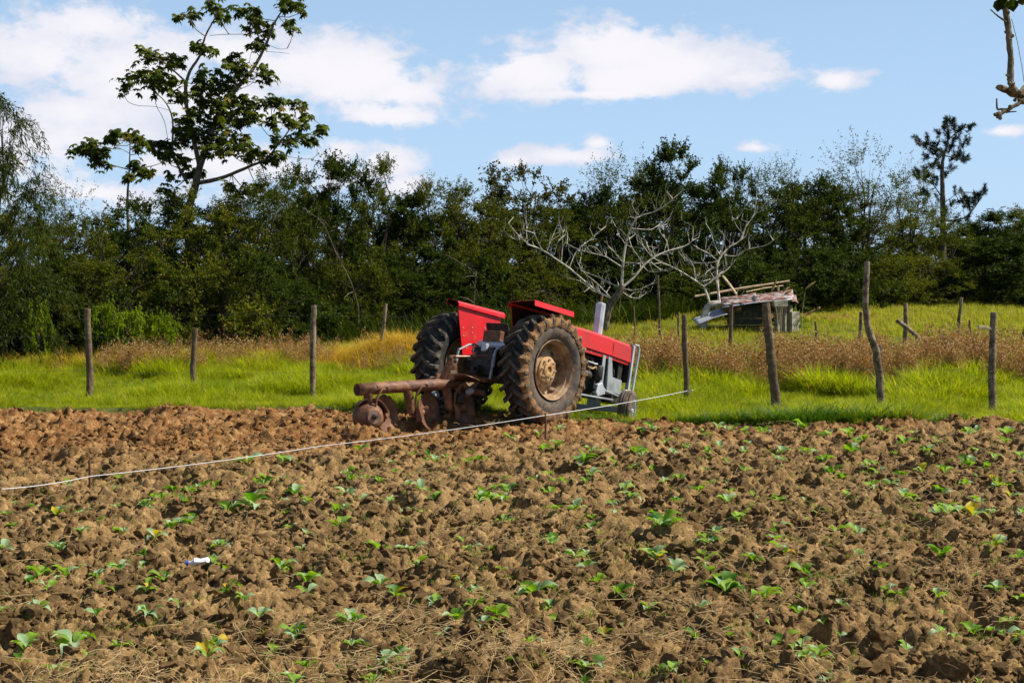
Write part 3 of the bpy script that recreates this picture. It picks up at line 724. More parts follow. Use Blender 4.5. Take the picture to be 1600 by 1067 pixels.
# ---- tall broad-leaved tree
def palmate(r_, c, size, Vs, Fs, Rn):
    """a drooping leaf of seven lobes"""
    a0 = r_.uniform(0, 6.28); tilt = unit(np.array([r_.normal(0, .5), r_.normal(0, .5), 1.]))
    u = unit(np.cross(tilt, [math.cos(a0), math.sin(a0), .1])); v = np.cross(tilt, u); q = r_.uniform(0, 1)
    for i in range(7):
        a = (i - 3) * .78 + r_.normal(0, .08); d = u * math.cos(a) + v * math.sin(a); L = size * (1 - .09 * abs(i - 3)) * r_.uniform(.85, 1.1); p = np.cross(tilt, d) * L * .27
        o = len(Vs); m1 = c + d * L * .5 + np.array([0, 0, -.06 * L]); tp = c + d * L * .95 - np.array([0, 0, .5 * L])
        Vs += [c + p * .15, c + d * L * .45 + p - np.array([0, 0, .1 * L]), tp, c + d * L * .45 - p - np.array([0, 0, .1 * L]), m1]
        Fs += [(o, o + 1, o + 4, o + 3), (o + 4, o + 1, o + 2, o + 3)]; Rn += [q] * 5
    return
def z3(x, y): return (x / 2.963, y / 2.963)
def broadleaf(name, trunk_limbs, clusters, depth, label, seed, leafsize, r0, mat_='leafBig'):
    r_ = np.random.default_rng(seed); random.seed(seed)
    bx, by = trunk_limbs[0][0][0]; p = P(*z3(bx, by), depth); zg = float(base_z(np.array([p.x]), np.array([depth]))[0]); o = Vector((p.x, depth, zg))
    root = empty(name, o); mb = MB(); nodes = []
    mb.tube([Vector((0.1, 0, -.3)), Vector((0.05, 0, (p.z - zg) * .5)), p - o], [r0 * 1.5, r0 * 1.25, r0], 9, jit=.1)
    for pts, a, b, w in trunk_limbs:
        nodes += limb(mb, [z3(*q) for q in pts], a, b, depth, w, 7 if a > .05 else 5, o)
    Vs, Fs, Rn = [], [], []
    for (cx_, cy_, cr) in clusters:
        dd = r_.normal(0, .75); c = P(*z3(cx_, cy_), depth + dd) - o; rad = cr / 2.963 / FPX * depth
        nn = min(nodes, key=lambda q: (q - c).length + .3 * max(0, q.z - c.z)); md = nn.lerp(c, .5) + Vector((0, 0, -.08))
        if (nn - c).length > .15: mb.tube([nn, md, c], [.018, .013, .008], 4, False)
        for _ in range(int(6 + 24 * (cr / 40) ** 2)):
            q = np.array(c) + r_.normal(0, .62, 3) * rad * np.array([1, 1, .72]) + np.array([0, 0, .2 * rad]); palmate(r_, q, leafsize * r_.uniform(.6, 1.15), Vs, Fs, Rn)
            if r_.uniform() < .35: mb.tube([c, Vector(q)], [.006, .004], 3, False)
    mb.build('trunk', M['bark'], root, True)
    npmesh('crown', Vs, Fs, M[mat_], root, rnd=Rn)
    return tag(root, label, 'tree')
TL = [([(870,975),(900,880),(925,770),(950,700)], .13, .10, (0, 0)),
 ([(925,770),(890,620),(865,500),(860,400),(880,330),(925,260),(950,170),(990,95),(1012,50)], .085, .014, (0, -.8)),
 ([(865,385),(800,325),(740,280),(690,265)], .035, .012, (-.3, -.9)), ([(950,170),(905,135),(880,95),(850,75)], .018, .008, (-.7, -.4)),
 ([(950,700),(1000,560),(1080,430),(1150,350),(1190,290),(1235,200),(1265,120),(1300,60),(1330,15)], .10, .014, (0, .9)),
 ([(905,850),(1010,830),(1100,795),(1170,765),(1230,740),(1280,680),(1340,600),(1370,520)], .075, .012, (0, -1.2)),
 ([(1290,665),(1400,640),(1480,590)], .02, .01, (-1, -1.3)), ([(870,850),(830,780),(800,700),(800,560),(770,480),(720,430)], .055, .012, (0, .8)),
 ([(735,430),(720,480),(760,560),(775,640)], .012, .008, (.8, .6)), ([(950,700),(1050,560),(1180,480),(1290,480),(1380,478)], .05, .012, (0, 1.2)),
 ([(575,430),(590,470),(640,490),(720,495),(790,515)], .009, .007, (.2, .6)), ([(1160,160),(1060,160),(970,166)], .010, .008, (.2, -.5)),
 ([(1270,705),(1350,728),(1430,738),(1465,720),(1468,690)], .008, .007, (-.9, -1.2)), ([(1235,205),(1290,228),(1330,225)], .008, .005, (.8, .6)), ([(1235,240),(1300,245),(1340,250)], .007, .005, (.8, .9)),
 ([(1175,310),(1155,290),(1165,240)], .009, .006, (.8, .6)), ([(1120,410),(1170,385),(1190,330)], .009, .006, (.8, .6))]
CL = [(590,400,40),(640,350,40),(700,370,45),(740,400,45),(720,350,40),(680,240,25),(740,270,35),(800,280,35),(830,300,30),(680,280,30),(820,440,40),(850,460,30),(800,380,25),(920,220,30),(960,240,35),(900,210,20),(1000,50,40),(1020,80,30),(880,60,20),(900,80,25),(825,85,25),(980,10,15),(1120,50,30),(1170,80,30),(1180,45,20),(1200,110,30),(1140,140,25),(1240,150,40),(1180,220,30),(1210,200,25),(1300,20,25),(1330,30,30),(1370,30,35),(1390,60,20),(1340,110,25),(1360,140,25),(1220,330,35),(1230,370,35),(1080,290,35),(1110,330,40),(1050,310,25),(1140,350,30),(930,370,35),(940,330,25),(1000,330,20),(1070,370,40),(980,400,40),(1040,420,45),(920,440,40),(960,490,50),(1020,500,55),(1090,480,50),(1140,500,45),(900,540,45),(850,570,40),(980,570,55),(1050,570,55),(1120,570,45),(1180,550,40),(1230,480,35),(1280,490,35),(1260,560,30),(1300,470,20),(870,610,45),(940,640,50),(1010,650,55),(1080,640,55),(1130,670,40),(1050,700,40),(960,700,35),(1150,720,35),(1200,720,40),(1240,750,35),(1280,730,30),(830,620,30),(790,670,35),(740,690,40),(760,730,40),(700,670,25),(820,740,30),(860,660,40),(1340,560,35),(1380,580,35),(1410,540,25),(1370,490,30),(1400,500,20),(1290,640,35),(1340,660,35),(1390,630,30),(1440,660,30),(1480,610,30),(1500,590,20),(880,810,35),(920,800,25),(850,750,25),(800,830,25),(770,880,30),(1050,860,30),(1100,900,30),(1150,880,30),(1200,870,30),(1250,900,25)]
broadleaf('broad_leaved_tree', TL, CL, 42.5, 'tall open tree with big lobed dark leaves towering above the thicket', 4, .20, .13)
TL2 = [([(590,960),(592,880),(598,800),(603,640)], .05, .014, (0, 0)), ([(592,785),(520,765),(470,745)], .02, .01, (0, .4)), ([(603,718),(650,712),(690,702)], .012, .008, (0, -.3)),
 ([(598,785),(700,770),(760,750)], .018, .008, (0, .5)), ([(603,712),(560,690),(535,675)], .010, .007, (0, .2))]
CL2 = [(350,700,25),(400,690,35),(440,720,40),(460,750,35),(430,665,30),(480,700,25),(520,640,33),(530,612,25),(595,625,25),(640,650,30),(635,690,20),(620,770,30),(650,800,30),(690,810,30),(600,830,30)]
broadleaf('broad_leaved_sapling', TL2, CL2, 40, 'slender sapling with lobed leaves just left of the tall broad-leaved tree', 14, .215, .045)

# ---- pine
def pine():
    d0 = 55.; s = 2.667; f = lambda x, y: (1200 + x / s, y / s)
    p = P(*f(730, 960), d0); zg = float(base_z(np.array([p.x]), np.array([d0]))[0]); o = Vector((p.x, d0, zg)); root = empty('pine_tree', o)
    mb = MB(); random.seed(3); r_ = np.random.default_rng(3); mb.tube([Vector((0, 0, -.3)), p - o], [.17, .12], 8)
    L = [([(730,960),(728,800),(725,700),(735,640),(750,590),(745,500)], .12, .02, (0, 0)), ([(735,640),(690,610),(640,600),(610,590)], .04, .012, (0, -1)), ([(735,640),(690,680),(650,710)], .03, .01, (0, .8)),
     ([(745,590),(790,550),(845,520)], .03, .01, (0, .6)), ([(740,650),(790,660),(830,665)], .03, .01, (0, -.8)), ([(730,920),(800,915),(850,880),(910,790)], .05, .012, (0, .9)), ([(728,830),(680,760),(620,730)], .03, .01, (0, -.6)),
     ([(750,600),(800,610),(835,580)], .02, .01, (0, .4)), ([(728,930),(680,900),(640,890)], .03, .01, (0, .4)), ([(728,850),(770,820),(800,800)], .02, .01, (0, -.3))]
    nd = []
    for pts, a, b, w in L: nd += limb(mb, [f(*q) for q in pts], a, b, d0, w, 6, o)
    T = [(612,592),(630,598),(650,605),(655,575),(680,612),(700,625),(720,630),(690,640),(660,650),(700,670),(680,690),(720,690),(650,712),(630,735),(610,725),(690,745),(740,500),(745,520),(760,505),(775,510),(735,540),(755,560),(780,545),(800,540),(820,530),(845,522),(790,570),(770,590),(810,600),(832,582),(800,640),(815,665),(830,672),(790,650),(770,660),(760,625),(740,600),(905,792),(885,805),(865,815),(845,830),(830,845),(860,845),(880,830),(840,860),(820,860),(800,840),(815,820),(795,800),(650,740),(670,735),(640,800),(660,815),(630,720),(710,550),(700,600),(760,700),(745,725),(700,750),(800,915),(770,930),(835,900),(690,895),(650,880),(740,880),(770,850),(720,830),(660,790)]
    Bs, Ds, Ls = [], [], []
    for a, b in T:
        for rep in range(2):
            c = P(*f(a + r_.normal(0, 6), b + r_.normal(0, 6)), d0 + r_.normal(0, .5)) - o
            nn = min(nd, key=lambda q: (q - c).length); mb.tube([nn, c], [.014, .008], 4, False)
            ax = unit(np.array(c - nn) + np.array([0, 0, .3]) + 1e-3)
            n = 95; t = r_.uniform(-.5, .3, n)[:, None]; Bs.append(np.array(c) + ax * t * .45); Ds.append(unit(ax * .8 + r_.normal(0, .6, (n, 3)))); Ls.append(r_.uniform(.10, .2, n))
    Vq, Fq = leaf_quads(r_, np.concatenate(Bs), np.concatenate(Ds), np.concatenate(Ls), .010)
    mb.build('trunk', M['bark'], root, True); npmesh('crown', Vq, Fq, M['needle'], root, rnd=np.repeat(r_.uniform(0, 1, len(Fq)), 4))
    tag(root, 'tall thin dark pine with tufted layered branches above the thicket', 'pine tree')
pine()

# ---- the two bare trees
def z4(q): return (780 + q[0] / 3.138, 220 + q[1] / 3.138)
def bare(base, limbs, depth, label, seed, r0, tm_='barkpale'):
    random.seed(seed); p = P(*z4(base), depth); zg = float(base_z(np.array([p.x]), np.array([depth]))[0]); o = Vector((p.x, depth, zg)); root = empty('bare_tree', o)
    tk = MB(); br = MB()
    for i, (pts, a, b, w) in enumerate(limbs):
        mb = tk if i == 0 else br
        pp = [z4(q) for q in pts]
        if i == 0:
            q0 = P(*pp[0], depth) - o
            if q0.z > 0: mb.tube([Vector((q0.x - .03, 0, -.25)), q0], [a * 1.15, a], 9, jit=.1)
        if i: a, b = a * .6, b * .6
        path = limb(mb, pp, a, b, depth, w, 8 if a > .06 else 6, o)
        # short bare side twigs
        if i > 0:
            L = sum((path[k + 1] - path[k]).length for k in range(len(path) - 1))
            for _ in range(int(L * 5.0)):
                k = random.randrange(1, len(path)); d = (path[k] - path[k - 1]).normalized(); sd_ = Vector((random.gauss(0, 1), random.gauss(0, 1), random.gauss(.55, .6))).normalized()
                l = random.uniform(.12, .42); e = path[k] + (d * .6 + sd_).normalized() * l; e2 = e + Vector((0, 0, l * .5)) + d * l * .25
                br.tube([path[k], e, e2], [.011, .008, .004], 4, False)
    tk.build('trunk', M[tm_], root, True); br.build('branches', M['barkpale'], root, True)
    return tag(root, label, 'bare tree')
b1 = [([(520,880),(540,810),(585,750),(602,710)], .13, .085, (0, 0)),
 ([(600,715),(605,640),(612,560),(630,470),(660,400),(690,370),(770,345),(830,305),(858,280)], .075, .016, (0, -.8)), ([(690,372),(665,378),(640,373)], .02, .01, (-.6, -.8)), ([(650,430),(740,436),(775,420),(822,425)], .022, .010, (-.4, 0)),
 ([(685,365),(665,345),(650,310)], .016, .008, (-.5, -.3)), ([(600,720),(660,670),(710,610),(770,565),(830,540),(900,520),(945,490),(950,420)], .07, .016, (0, .9)), ([(830,540),(820,490),(790,450),(780,425)], .025, .01, (.6, .3)),
 ([(770,563),(735,530),(720,490)], .02, .01, (.5, 1)), ([(545,768),(490,745),(430,700),(350,630),(270,575),(210,535),(150,510),(100,470),(45,405)], .065, .014, (0, -1.2)),
 ([(110,487),(60,475),(22,440)], .018, .010, (-1, -1.2)), ([(140,503),(133,450),(145,405)], .016, .008, (-1, -.7)), ([(115,480),(118,455),(112,430)], .012, .008, (-1, -1.3)), ([(210,533),(190,495),(172,452)], .018, .009, (-.9, -1.2)),
 ([(235,540),(265,460),(290,405)], .016, .007, (-.9, -.6)), ([(305,595),(310,520),(312,450)], .016, .007, (-.8, -.5)), ([(345,620),(380,540),(440,490),(500,438)], .022, .008, (-.7, 0)), ([(270,560),(280,520),(290,490)], .014, .008, (-.9, -1)),
 ([(603,620),(540,580),(510,565),(430,545),(370,525),(320,498)], .035, .012, (0, .8)), ([(510,567),(480,530),(440,515),(435,540)], .018, .009, (.4, .7)), ([(540,762),(480,700),(420,650),(385,600)], .035, .012, (0, .5)), ([(500,705),(505,670),(515,645)], .014, .008, (.2, 0)),
 ([(598,718),(560,705),(510,680),(440,650),(400,638)], .03, .01, (0, -.5)), ([(605,725),(650,732),(700,725),(755,700)], .03, .012, (0, -.6)), ([(603,740),(640,765),(680,772),(722,745)], .025, .01, (0, .5)), ([(640,765),(660,745),(700,740)], .014, .008, (.2, .4)),
 ([(608,598),(680,600),(740,598),(790,630),(830,640)], .03, .01, (0, -.9)), ([(635,470),(650,520),(690,580),(730,640),(800,640)], .022, .01, (-.3, -1.0)), ([(610,600),(570,550),(540,520),(515,490)], .022, .009, (0, -.6)), ([(620,510),(600,480),(575,460)], .016, .008, (0, .4)),
 ([(560,770),(500,750),(460,735),(400,690),(330,672)], .025, .009, (0, .8)), ([(720,500),(745,560),(770,570)], .014, .009, (.6, .4)), ([(630,475),(600,440),(570,420)], .014, .006, (0, -.3))]
bare((520,880), b1, 39.8, 'bare pale wide-spreading tree rising behind the tractor bonnet', 5, .17, 'bark')  # trunk gets the darker bark, painting in its shade
b2 = [([(1000,905),(1010,845),(1030,805),(1080,795)], .12, .085, (0, 0)), ([(1035,803),(1010,730),(1000,712)], .06, .05, (0, -.2)), ([(1000,712),(930,665),(860,625),(800,600),(755,605)], .045, .012, (-.2, -1.2)), ([(800,600),(740,560),(700,500)], .02, .009, (-1, -.8)),
 ([(1002,715),(1050,682),(1075,655)], .04, .03, (-.2, 0)), ([(1080,795),(1070,700),(1068,620),(1085,570),(1130,520),(1180,490),(1210,420),(1250,360),(1262,260)], .07, .012, (0, .9)), ([(1250,362),(1300,335),(1342,285)], .015, .007, (.8, .5)),
 ([(1140,375),(1165,385),(1190,350),(1217,302)], .016, .008, (.6, .3)), ([(1195,455),(1165,420),(1145,375)], .018, .010, (.7, .5)), ([(1085,570),(1100,500),(1100,460)], .025, .012, (0, -.5)), ([(1072,592),(1030,555),(980,530),(950,510)], .03, .012, (0, -.8)),
 ([(1085,562),(1060,520),(1035,440)], .022, .009, (0, .5)), ([(1105,562),(1160,565),(1190,545),(1230,530),(1300,515),(1345,490)], .03, .012, (0, -.7)), ([(1225,533),(1230,515),(1224,492)], .014, .008, (-.4, -.3)),
 ([(1065,592),(1010,600),(950,595),(900,570),(880,540)], .028, .011, (0, .6)), ([(1065,620),(1020,640),(990,695)], .022, .010, (0, -.4)), ([(962,690),(955,620),(930,580)], .020, .009, (-.3, .2)), ([(1072,665),(1120,630),(1158,583)], .02, .008, (0, .5)),
 ([(1085,798),(1130,775),(1180,776),(1225,770)], .05, .03, (0, -.6)), ([(1000,592),(1010,550),(1012,512)], .014, .008, (.3, .5)), ([(1000,690),(1030,680),(1070,676)], .02, .01, (-.2, .4)), ([(1070,700),(1040,650),(1010,600)], .02, .009, (0, .8))]
bare((1000,905), b2, 40.6, 'bare crooked tree leaning over the collapsed tin roof', 6, .12)
# dead twiggy stems standing in the thicket
for (pts, d_, lab) in (([(560,480),(548,440),(525,395),(505,350),(480,330)], 36.5, 'thin dead leaning tree inside the thicket above the round grey post'),
                       ([(738,520),(742,450),(740,425),(700,400)], 37.5, 'thin dead stem with fallen twig behind the left red fender'),
                       ([(870,520),(862,490),(852,455)], 38, 'short dead snag beside the right red fender')):
    random.seed(int(d_ * 10)); p = P(*pts[0], d_); zg = float(base_z(np.array([p.x]), np.array([d_]))[0]); o = Vector((p.x, d_, zg)); mb = MB()
    mb.tube([Vector((0, 0, -.1)), p - o], [.025, .02], 6); path = limb(mb, pts, .020, .008, d_, (0, -.8), 6, o)
    for _ in range(16):
        k = random.randrange(2, len(path)); dd = Vector((random.gauss(0, 1), random.gauss(-.3, .6), random.gauss(.2, .7))).normalized() * random.uniform(.2, .7); mb.tube([path[k], path[k] + dd * .5 + Vector((0, 0, .04)), path[k] + dd], [.012, .009, .004], 4, False)
    t = mb.build('dead_tree', M['bark'], None, True); t.location = o; tag(t, lab, 'dead tree', None)

# ---- limb of a nearer tree hanging into the top right corner
def hanging():
    s = 2.667; f = lambda x, y: (1200 + x / s, y / s); d0 = 7.; random.seed(2); r_ = np.random.default_rng(8)
    o = P(*f(1100, 385), d0); root = empty('hanging_branch', o); mb = MB()
    for pts, a, b, w in (([(1700,250),(1400,330),(1180,385),(1100,390),(1040,395),(985,372),(958,365)], .05, .013, (.4, 0)), ([(1120,395),(1067,420),(1040,435),(1000,458),(960,482),(955,492)], .016, .005, (0, -.1)), ([(1000,458),(975,455),(955,455),(953,412)], .007, .004, (-.05, .03)), ([(1030,440),(1000,466),(985,470),(1035,465)], .005, .003, (0, .02)),
        ([(1012,352),(1010,300),(1012,250),(1005,180),(1003,130),(995,80),(990,30),(985,-60)], .017, .015, (0, .1)), ([(1012,360),(1035,385),(1067,400)], .017, .018, (0, .02)), ([(990,90),(960,70),(928,42)], .006, .003, (0, -.1)), ([(1005,320),(990,312)], .008, .004, (0, 0)), ([(1050,385),(1067,360),(1100,350)], .008, .005, (0, .1))):
        path = limb(mb, [f(*q) for q in pts], a, b, d0, w, 8, o, .3)
        if a > .012:
            for _ in range(16):
                q = random.choice(path); mb.lathe([(0, -.006), (.009, -.003), (.011, .004), (0, .012)], q + Vector((random.uniform(-1, 1), random.uniform(-1, 1), random.uniform(-1, 1))) * a * .8, (random.random(), random.random(), random.random()), 6)
    mb.tube([P(*f(1015, 80), d0) - o, P(*f(1040, 180), d0 + .05) - o, P(*f(1060, 290), d0 + .1) - o, P(*f(1067, 345), d0 + .1) - o], .0016, 4)
    mb.build('branch', M['barkmoss'], root, True)
    # the tree it grows on stands just outside the picture
    tb = Vector((5.0, 6.9, 0)) - o; join = P(*f(1700, 250), d0 + .4) - o; mb = MB()
    k1, k2 = Vector((5.1, 6.95, 1.9)) - o, Vector((5.0, 6.95, 3.3)) - o; top = Vector((5.5, 6.6, 5.4)) - o
    mb.tube([tb - Vector((0, 0, .2)), tb.lerp(k1, .5), k1, k2, k2.lerp(top, .5), top], [.22, .18, .16, .14, .10, .05], 12, True, .12); mb.tube([k2 - Vector((0, 0, .25)), k2.lerp(join, .4), join], [.09, .065, .05], 9, True, .15)
    mb.build('trunk', M['barkmoss'], root, True)
    cr_ = bpy.data.objects.new('crown', KIND['dark'][0][1]); col.objects.link(cr_); cr_.parent = root; cr_.location = Vector((5.7, 6.3, 4.3)) - o; cr_.scale = (.34, .26, .34)
    for (a, b, dx, dy, L) in ((965, -8, -8, 60, .085), (985, -15, -20, 60, .06), (1015, -10, 8, 62, .09), (1040, -12, 30, 25, .06), (1050, -15, 14, 40, .07), (1000, -25, -5, 30, .05)):
        c = P(*f(a, b), d0) - o; e = P(*f(a + dx, b + dy), d0 + .02) - o; d = (e - c); L_ = d.length; d.normalize(); p = d.cross(Vector((.3, 1, .2))).normalized() * L_ * .42; n = d.cross(p).normalized() * .008
        lf = MB(); lf.add([c, c + d * L_ * .3 + p * .8 + n, c + d * L_ * .65 + p * .9 - n, c + d * L_, c + d * L_ * .65 - p * .9 - n, c + d * L_ * .3 - p * .8 + n, c + d * L_ * .3 - n, c + d * L_ * .65 - n * 2],
                          [(0, 1, 6), (1, 2, 7, 6), (2, 3, 7), (0, 6, 5), (6, 7, 4, 5), (7, 3, 4)])
        lf.build('leaf', M['leafY'] if a > 1035 else M['leafC'], root)
    tag(root, 'gnarled pale branch with a few leaves hanging in from a nearer tree', 'branch')
hanging()

# ---- collapsed shed: rusty corrugated roof on concrete blocks
def shed():
    s = 7.273; f = lambda x, y: (1060 + x / s, 430 + y / s)
    d0 = 41.; gp = P(*f(800, 640), d0); o = Vector((gp.x, d0, float(base_z(np.array([gp.x]), np.array([d0]))[0]) - .05)); root = empty('collapsed_shed', o)
    W_ = lambda x, y, dd=0.: P(*f(x, y), d0 + dd) - o
    def sheet(c00, c10, c11, c01, m, waves, name='roof_sheet', amp=.018):
        """corrugated sheet over four corners; ridges run from c00 to c10"""
        nu, nv = 8, waves * 6; vs_, fs = [], []; n = (c10 - c00).cross(c01 - c00).normalized(); random.seed(waves)
        for j in range(nv + 1):
            for i in range(nu + 1):
                u, v = i / nu, j / nv; p = c00.lerp(c10, u).lerp(c01.lerp(c11, u), v)
                vs_.append(p + n * (math.sin(v * waves * 2 * math.pi) * amp + .03 * math.sin(u * 3 + v * 4)) )
        fs = [(j * (nu + 1) + i, j * (nu + 1) + i + 1, (j + 1) * (nu + 1) + i + 1, (j + 1) * (nu + 1) + i) for j in range(nv) for i in range(nu)]
        mb = MB(); mb.add(vs_, fs); ob = mb.build(name, m, root, True); sm = ob.modifiers.new('thickness', 'SOLIDIFY'); sm.thickness = .003; return ob
    sheet(W_(490, 345, -.9), W_(900, 312, -.9), W_(880, 205, 1.1), W_(480, 243, 1.1), M['tinrust'], 12)
    sheet(W_(860, 318, -.93), W_(1312, 268, -.93), W_(1300, 165, 1.1), W_(850, 210, 1.1), M['tinrust'], 12)
    sheet(W_(1285, 300, -.8), W_(1368, 322, -.8), W_(1335, 232, .9), W_(1290, 190, .9), M['tinrust'], 5)
    sheet(W_(500, 372, -.98), W_(1300, 275, -.98), W_(1298, 245, -.4), W_(490, 335, -.4), M['tin'], 3)
    sheet(W_(215, 565, -1.2), W_(570, 440, -1.0), W_(480, 370, .2), W_(145, 488, 0), M['tin'], 9)
    sheet(W_(500, 375, -.7), W_(720, 365, -.7), W_(690, 400, -.2), W_(560, 405, -.2), M['tinrust'], 4)
    # block wall: each block a piece
    bm_ = None
    def block(c, d, m, rz=0):
        mb = MB(); mb.box((0, 0, 0), d); ob = mb.build('block', m, root, bevel=.01); ob.location = c; ob.rotation_euler = (0, 0, rz)
        return ob
    random.seed(4)
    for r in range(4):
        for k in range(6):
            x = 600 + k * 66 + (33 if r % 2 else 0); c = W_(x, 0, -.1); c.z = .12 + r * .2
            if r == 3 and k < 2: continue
            block(c, (.36, .16, .188), M['blockshade'], random.uniform(-.02, .02))
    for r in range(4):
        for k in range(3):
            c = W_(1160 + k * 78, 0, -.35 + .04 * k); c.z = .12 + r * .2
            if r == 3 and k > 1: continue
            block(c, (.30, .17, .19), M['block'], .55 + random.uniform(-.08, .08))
    block(W_(1152, 322, -.98), (.42, .2, .17), M['block'], .3)
    for (a, b, r0) in ((W_(185, 243, .9), W_(1262, 66, 1.3), .034), (W_(505, 15, 1.0), W_(660, 218, .3), .042), (W_(770, 190, .2), W_(1190, 118, 1.), .016), (W_(1133, 118, .6), W_(1136, 178, .6), .03)):
        mb = MB(); mb.tube([a, a.lerp(b, .5) + Vector((0, 0, .02)), b], [r0, r0 * .95, r0 * .8], 8, jit=.12); mb.build('pole', M['timber'], root, True)
    for x in (620, 960, 1250):
        mb = MB(); mb.bar(W_(x, 330, -.6), W_(x, 640, -.6) - Vector((0, 0, .1)), .07); mb.build('wooden_prop', M['postdark'], root)
    tag(root, 'collapsed block shed with a rusty corrugated tin roof among the weeds', 'shed')
shed()
for i, (x, y, a, b, st) in enumerate(((1120,45,1060,185,(1150,300)), (1270,132,1190,185,(1150,320)), (1290,165,1200,225,(1170,330)), (1560,72,1445,155,(1400,330)), (1560,385,1450,460,(1400,620)), (1610,360,1575,395,(1500,560)), (1180,1000,0,0,None))):
    if st is None: continue
    s = 7.273; f = lambda u, v: (1060 + u / s, 430 + v / s); d0 = 37.5 + .25 * i
    g = P(*f(*st), d0); zg = float(base_z(np.array([g.x]), np.array([d0]))[0]); o = Vector((g.x, d0, zg)); root = empty('plume_grass', o)
    p1, p0 = P(*f(x, y), d0) - o, P(*f(a, b), d0) - o; mb = MB(); mb.tube([Vector((0, 0, -.03)), Vector((p0.x * .3, 0, p0.z * .6)), p0], [.008, .006, .004], 5); mb.build('stem', M['straw'], root, True)
    mb = MB(); mb.tube([p0, p0.lerp(p1, .3), p0.lerp(p1, .7), p1], [.012, .032, .030, .006], 8, jit=.3); mb.build('seed_head', M['plume'], root, True)
    tag(root, ['tall ochre seed plume standing upright before the middle of the tin roof', 'ochre seed plume nearest the right end of the tin roof, upper of two', 'ochre seed plume at the right end of the tin roof, lower of two',
               'ochre seed plume arching high right of the shed', 'ochre seed plume leaning low right of the shed blocks', 'short ochre plume farthest right of the shed'][i], 'plume grass', 'ochre seed plumes around the shed')
# heap of red earth right of the shed
x, y = rng.normal(9.6, 1.2, 260), rng.normal(44.3, .35, 260)
scatter('earth_mounds', [bpy.data.objects.new('clod_piece', clod_mesh(20 + i, 2)) for i in range(3)], np.stack([x, y, base_z(x, y)], 1), rng.uniform(0, 6.3, 260), rng.uniform(.15, .5, 260), 'low heap of loose reddish earth in front of the dark trees')

# ------------------------------------------------------------------ fence posts and wire
def post(name, pts, d_, r0, r1, m, label, cat='fence post', group=None, knob=None, sink=.15):
    """pts from top to foot"""
    p = P(*pts[-1], d_); zg = float(base_z(np.array([p.x]), np.array([d_]))[0]); o = Vector((p.x, d_, zg)); random.seed(int(pts[0][0]))
    q = [P(a, b, d_) - o for a, b in pts]; dz = q[-1].z; sc_ = q[0].z / max(.01, (q[0].z - dz))
    for v in q: v.z = (v.z - dz) * sc_
    for i, v in enumerate(q[:-1]): v.y += random.uniform(-.03, .03)
    q = q[::-1]; q.insert(0, q[0] + Vector((0, 0, -sink))); out = []
    for i in range(len(q) - 1):
        for t in (0, .25, .5, .75): out.append(q[i].lerp(q[i + 1], t) + Vector((random.gauss(0, .004), random.gauss(0, .004), 0)))
    out.append(q[-1]); k = len(out); mb = MB(); mb.tube(out, [r0 + (r1 - r0) * (i / (k - 1)) for i in range(k)], 11, True, .13)
    if knob:
        c = P(*knob[0], d_) - o; mb.tube([c + Vector((-.07, 0, -.10)), c + Vector((.0, 0, .0)), c + Vector((.03, 0, .05))], [.05, .055, .04], 9, True, .2)
    t = mb.build(name, m, None, True); t.location = o; tag(t, label, cat, group); return o, [v for v in q]
GFP = 'wooden posts of the fence along the field'
post('fence_post', [(137,482),(138,530),(139,580),(140,628)], 26.0, .072, .058, M['postdark'], 'thick dark upright fence post, leftmost, before the bright creepers', group=GFP)
post('fence_post', [(306,513),(304,530),(302,570),(303,617)], 26.4, .060, .045, M['postdark'], 'short dark fence post with a notched top between the two taller left ones', group=GFP)
post('fence_post', [(490,477),(489,530),(488,580),(489,627)], 26.0, .058, .055, M['post'], 'straight round grey fence post left of the plough', group=GFP)
post('fence_post', [(1069,492),(1070,530),(1073,585),(1074,634)], 25.6, .062, .050, M['postdark'], 'dark square-topped fence post the white cord is tied to', group=GFP)
post('fence_post', [(1197,474),(1201,520),(1208,580),(1215,632)], 25.6, .095, .078, M['postdark'], 'thick rough leaning fence post in front of the shed', group=GFP)
post('fence_post', [(1355,409),(1353,440),(1352,475),(1357,510),(1368,540),(1374,580),(1378,633)], 25.8, .085, .050, M['post'], 'tall crooked fence post with a knob halfway up', group=GFP, knob=((1374,545),))
post('fence_post', [(1553,488),(1551,540),(1549,590),(1552,640)], 25.4, .078, .060, M['post'], 'straight fence post farthest right, with a scrap of wood at its top', group=GFP)
GBP = 'old posts standing in the meadow behind the weeds'
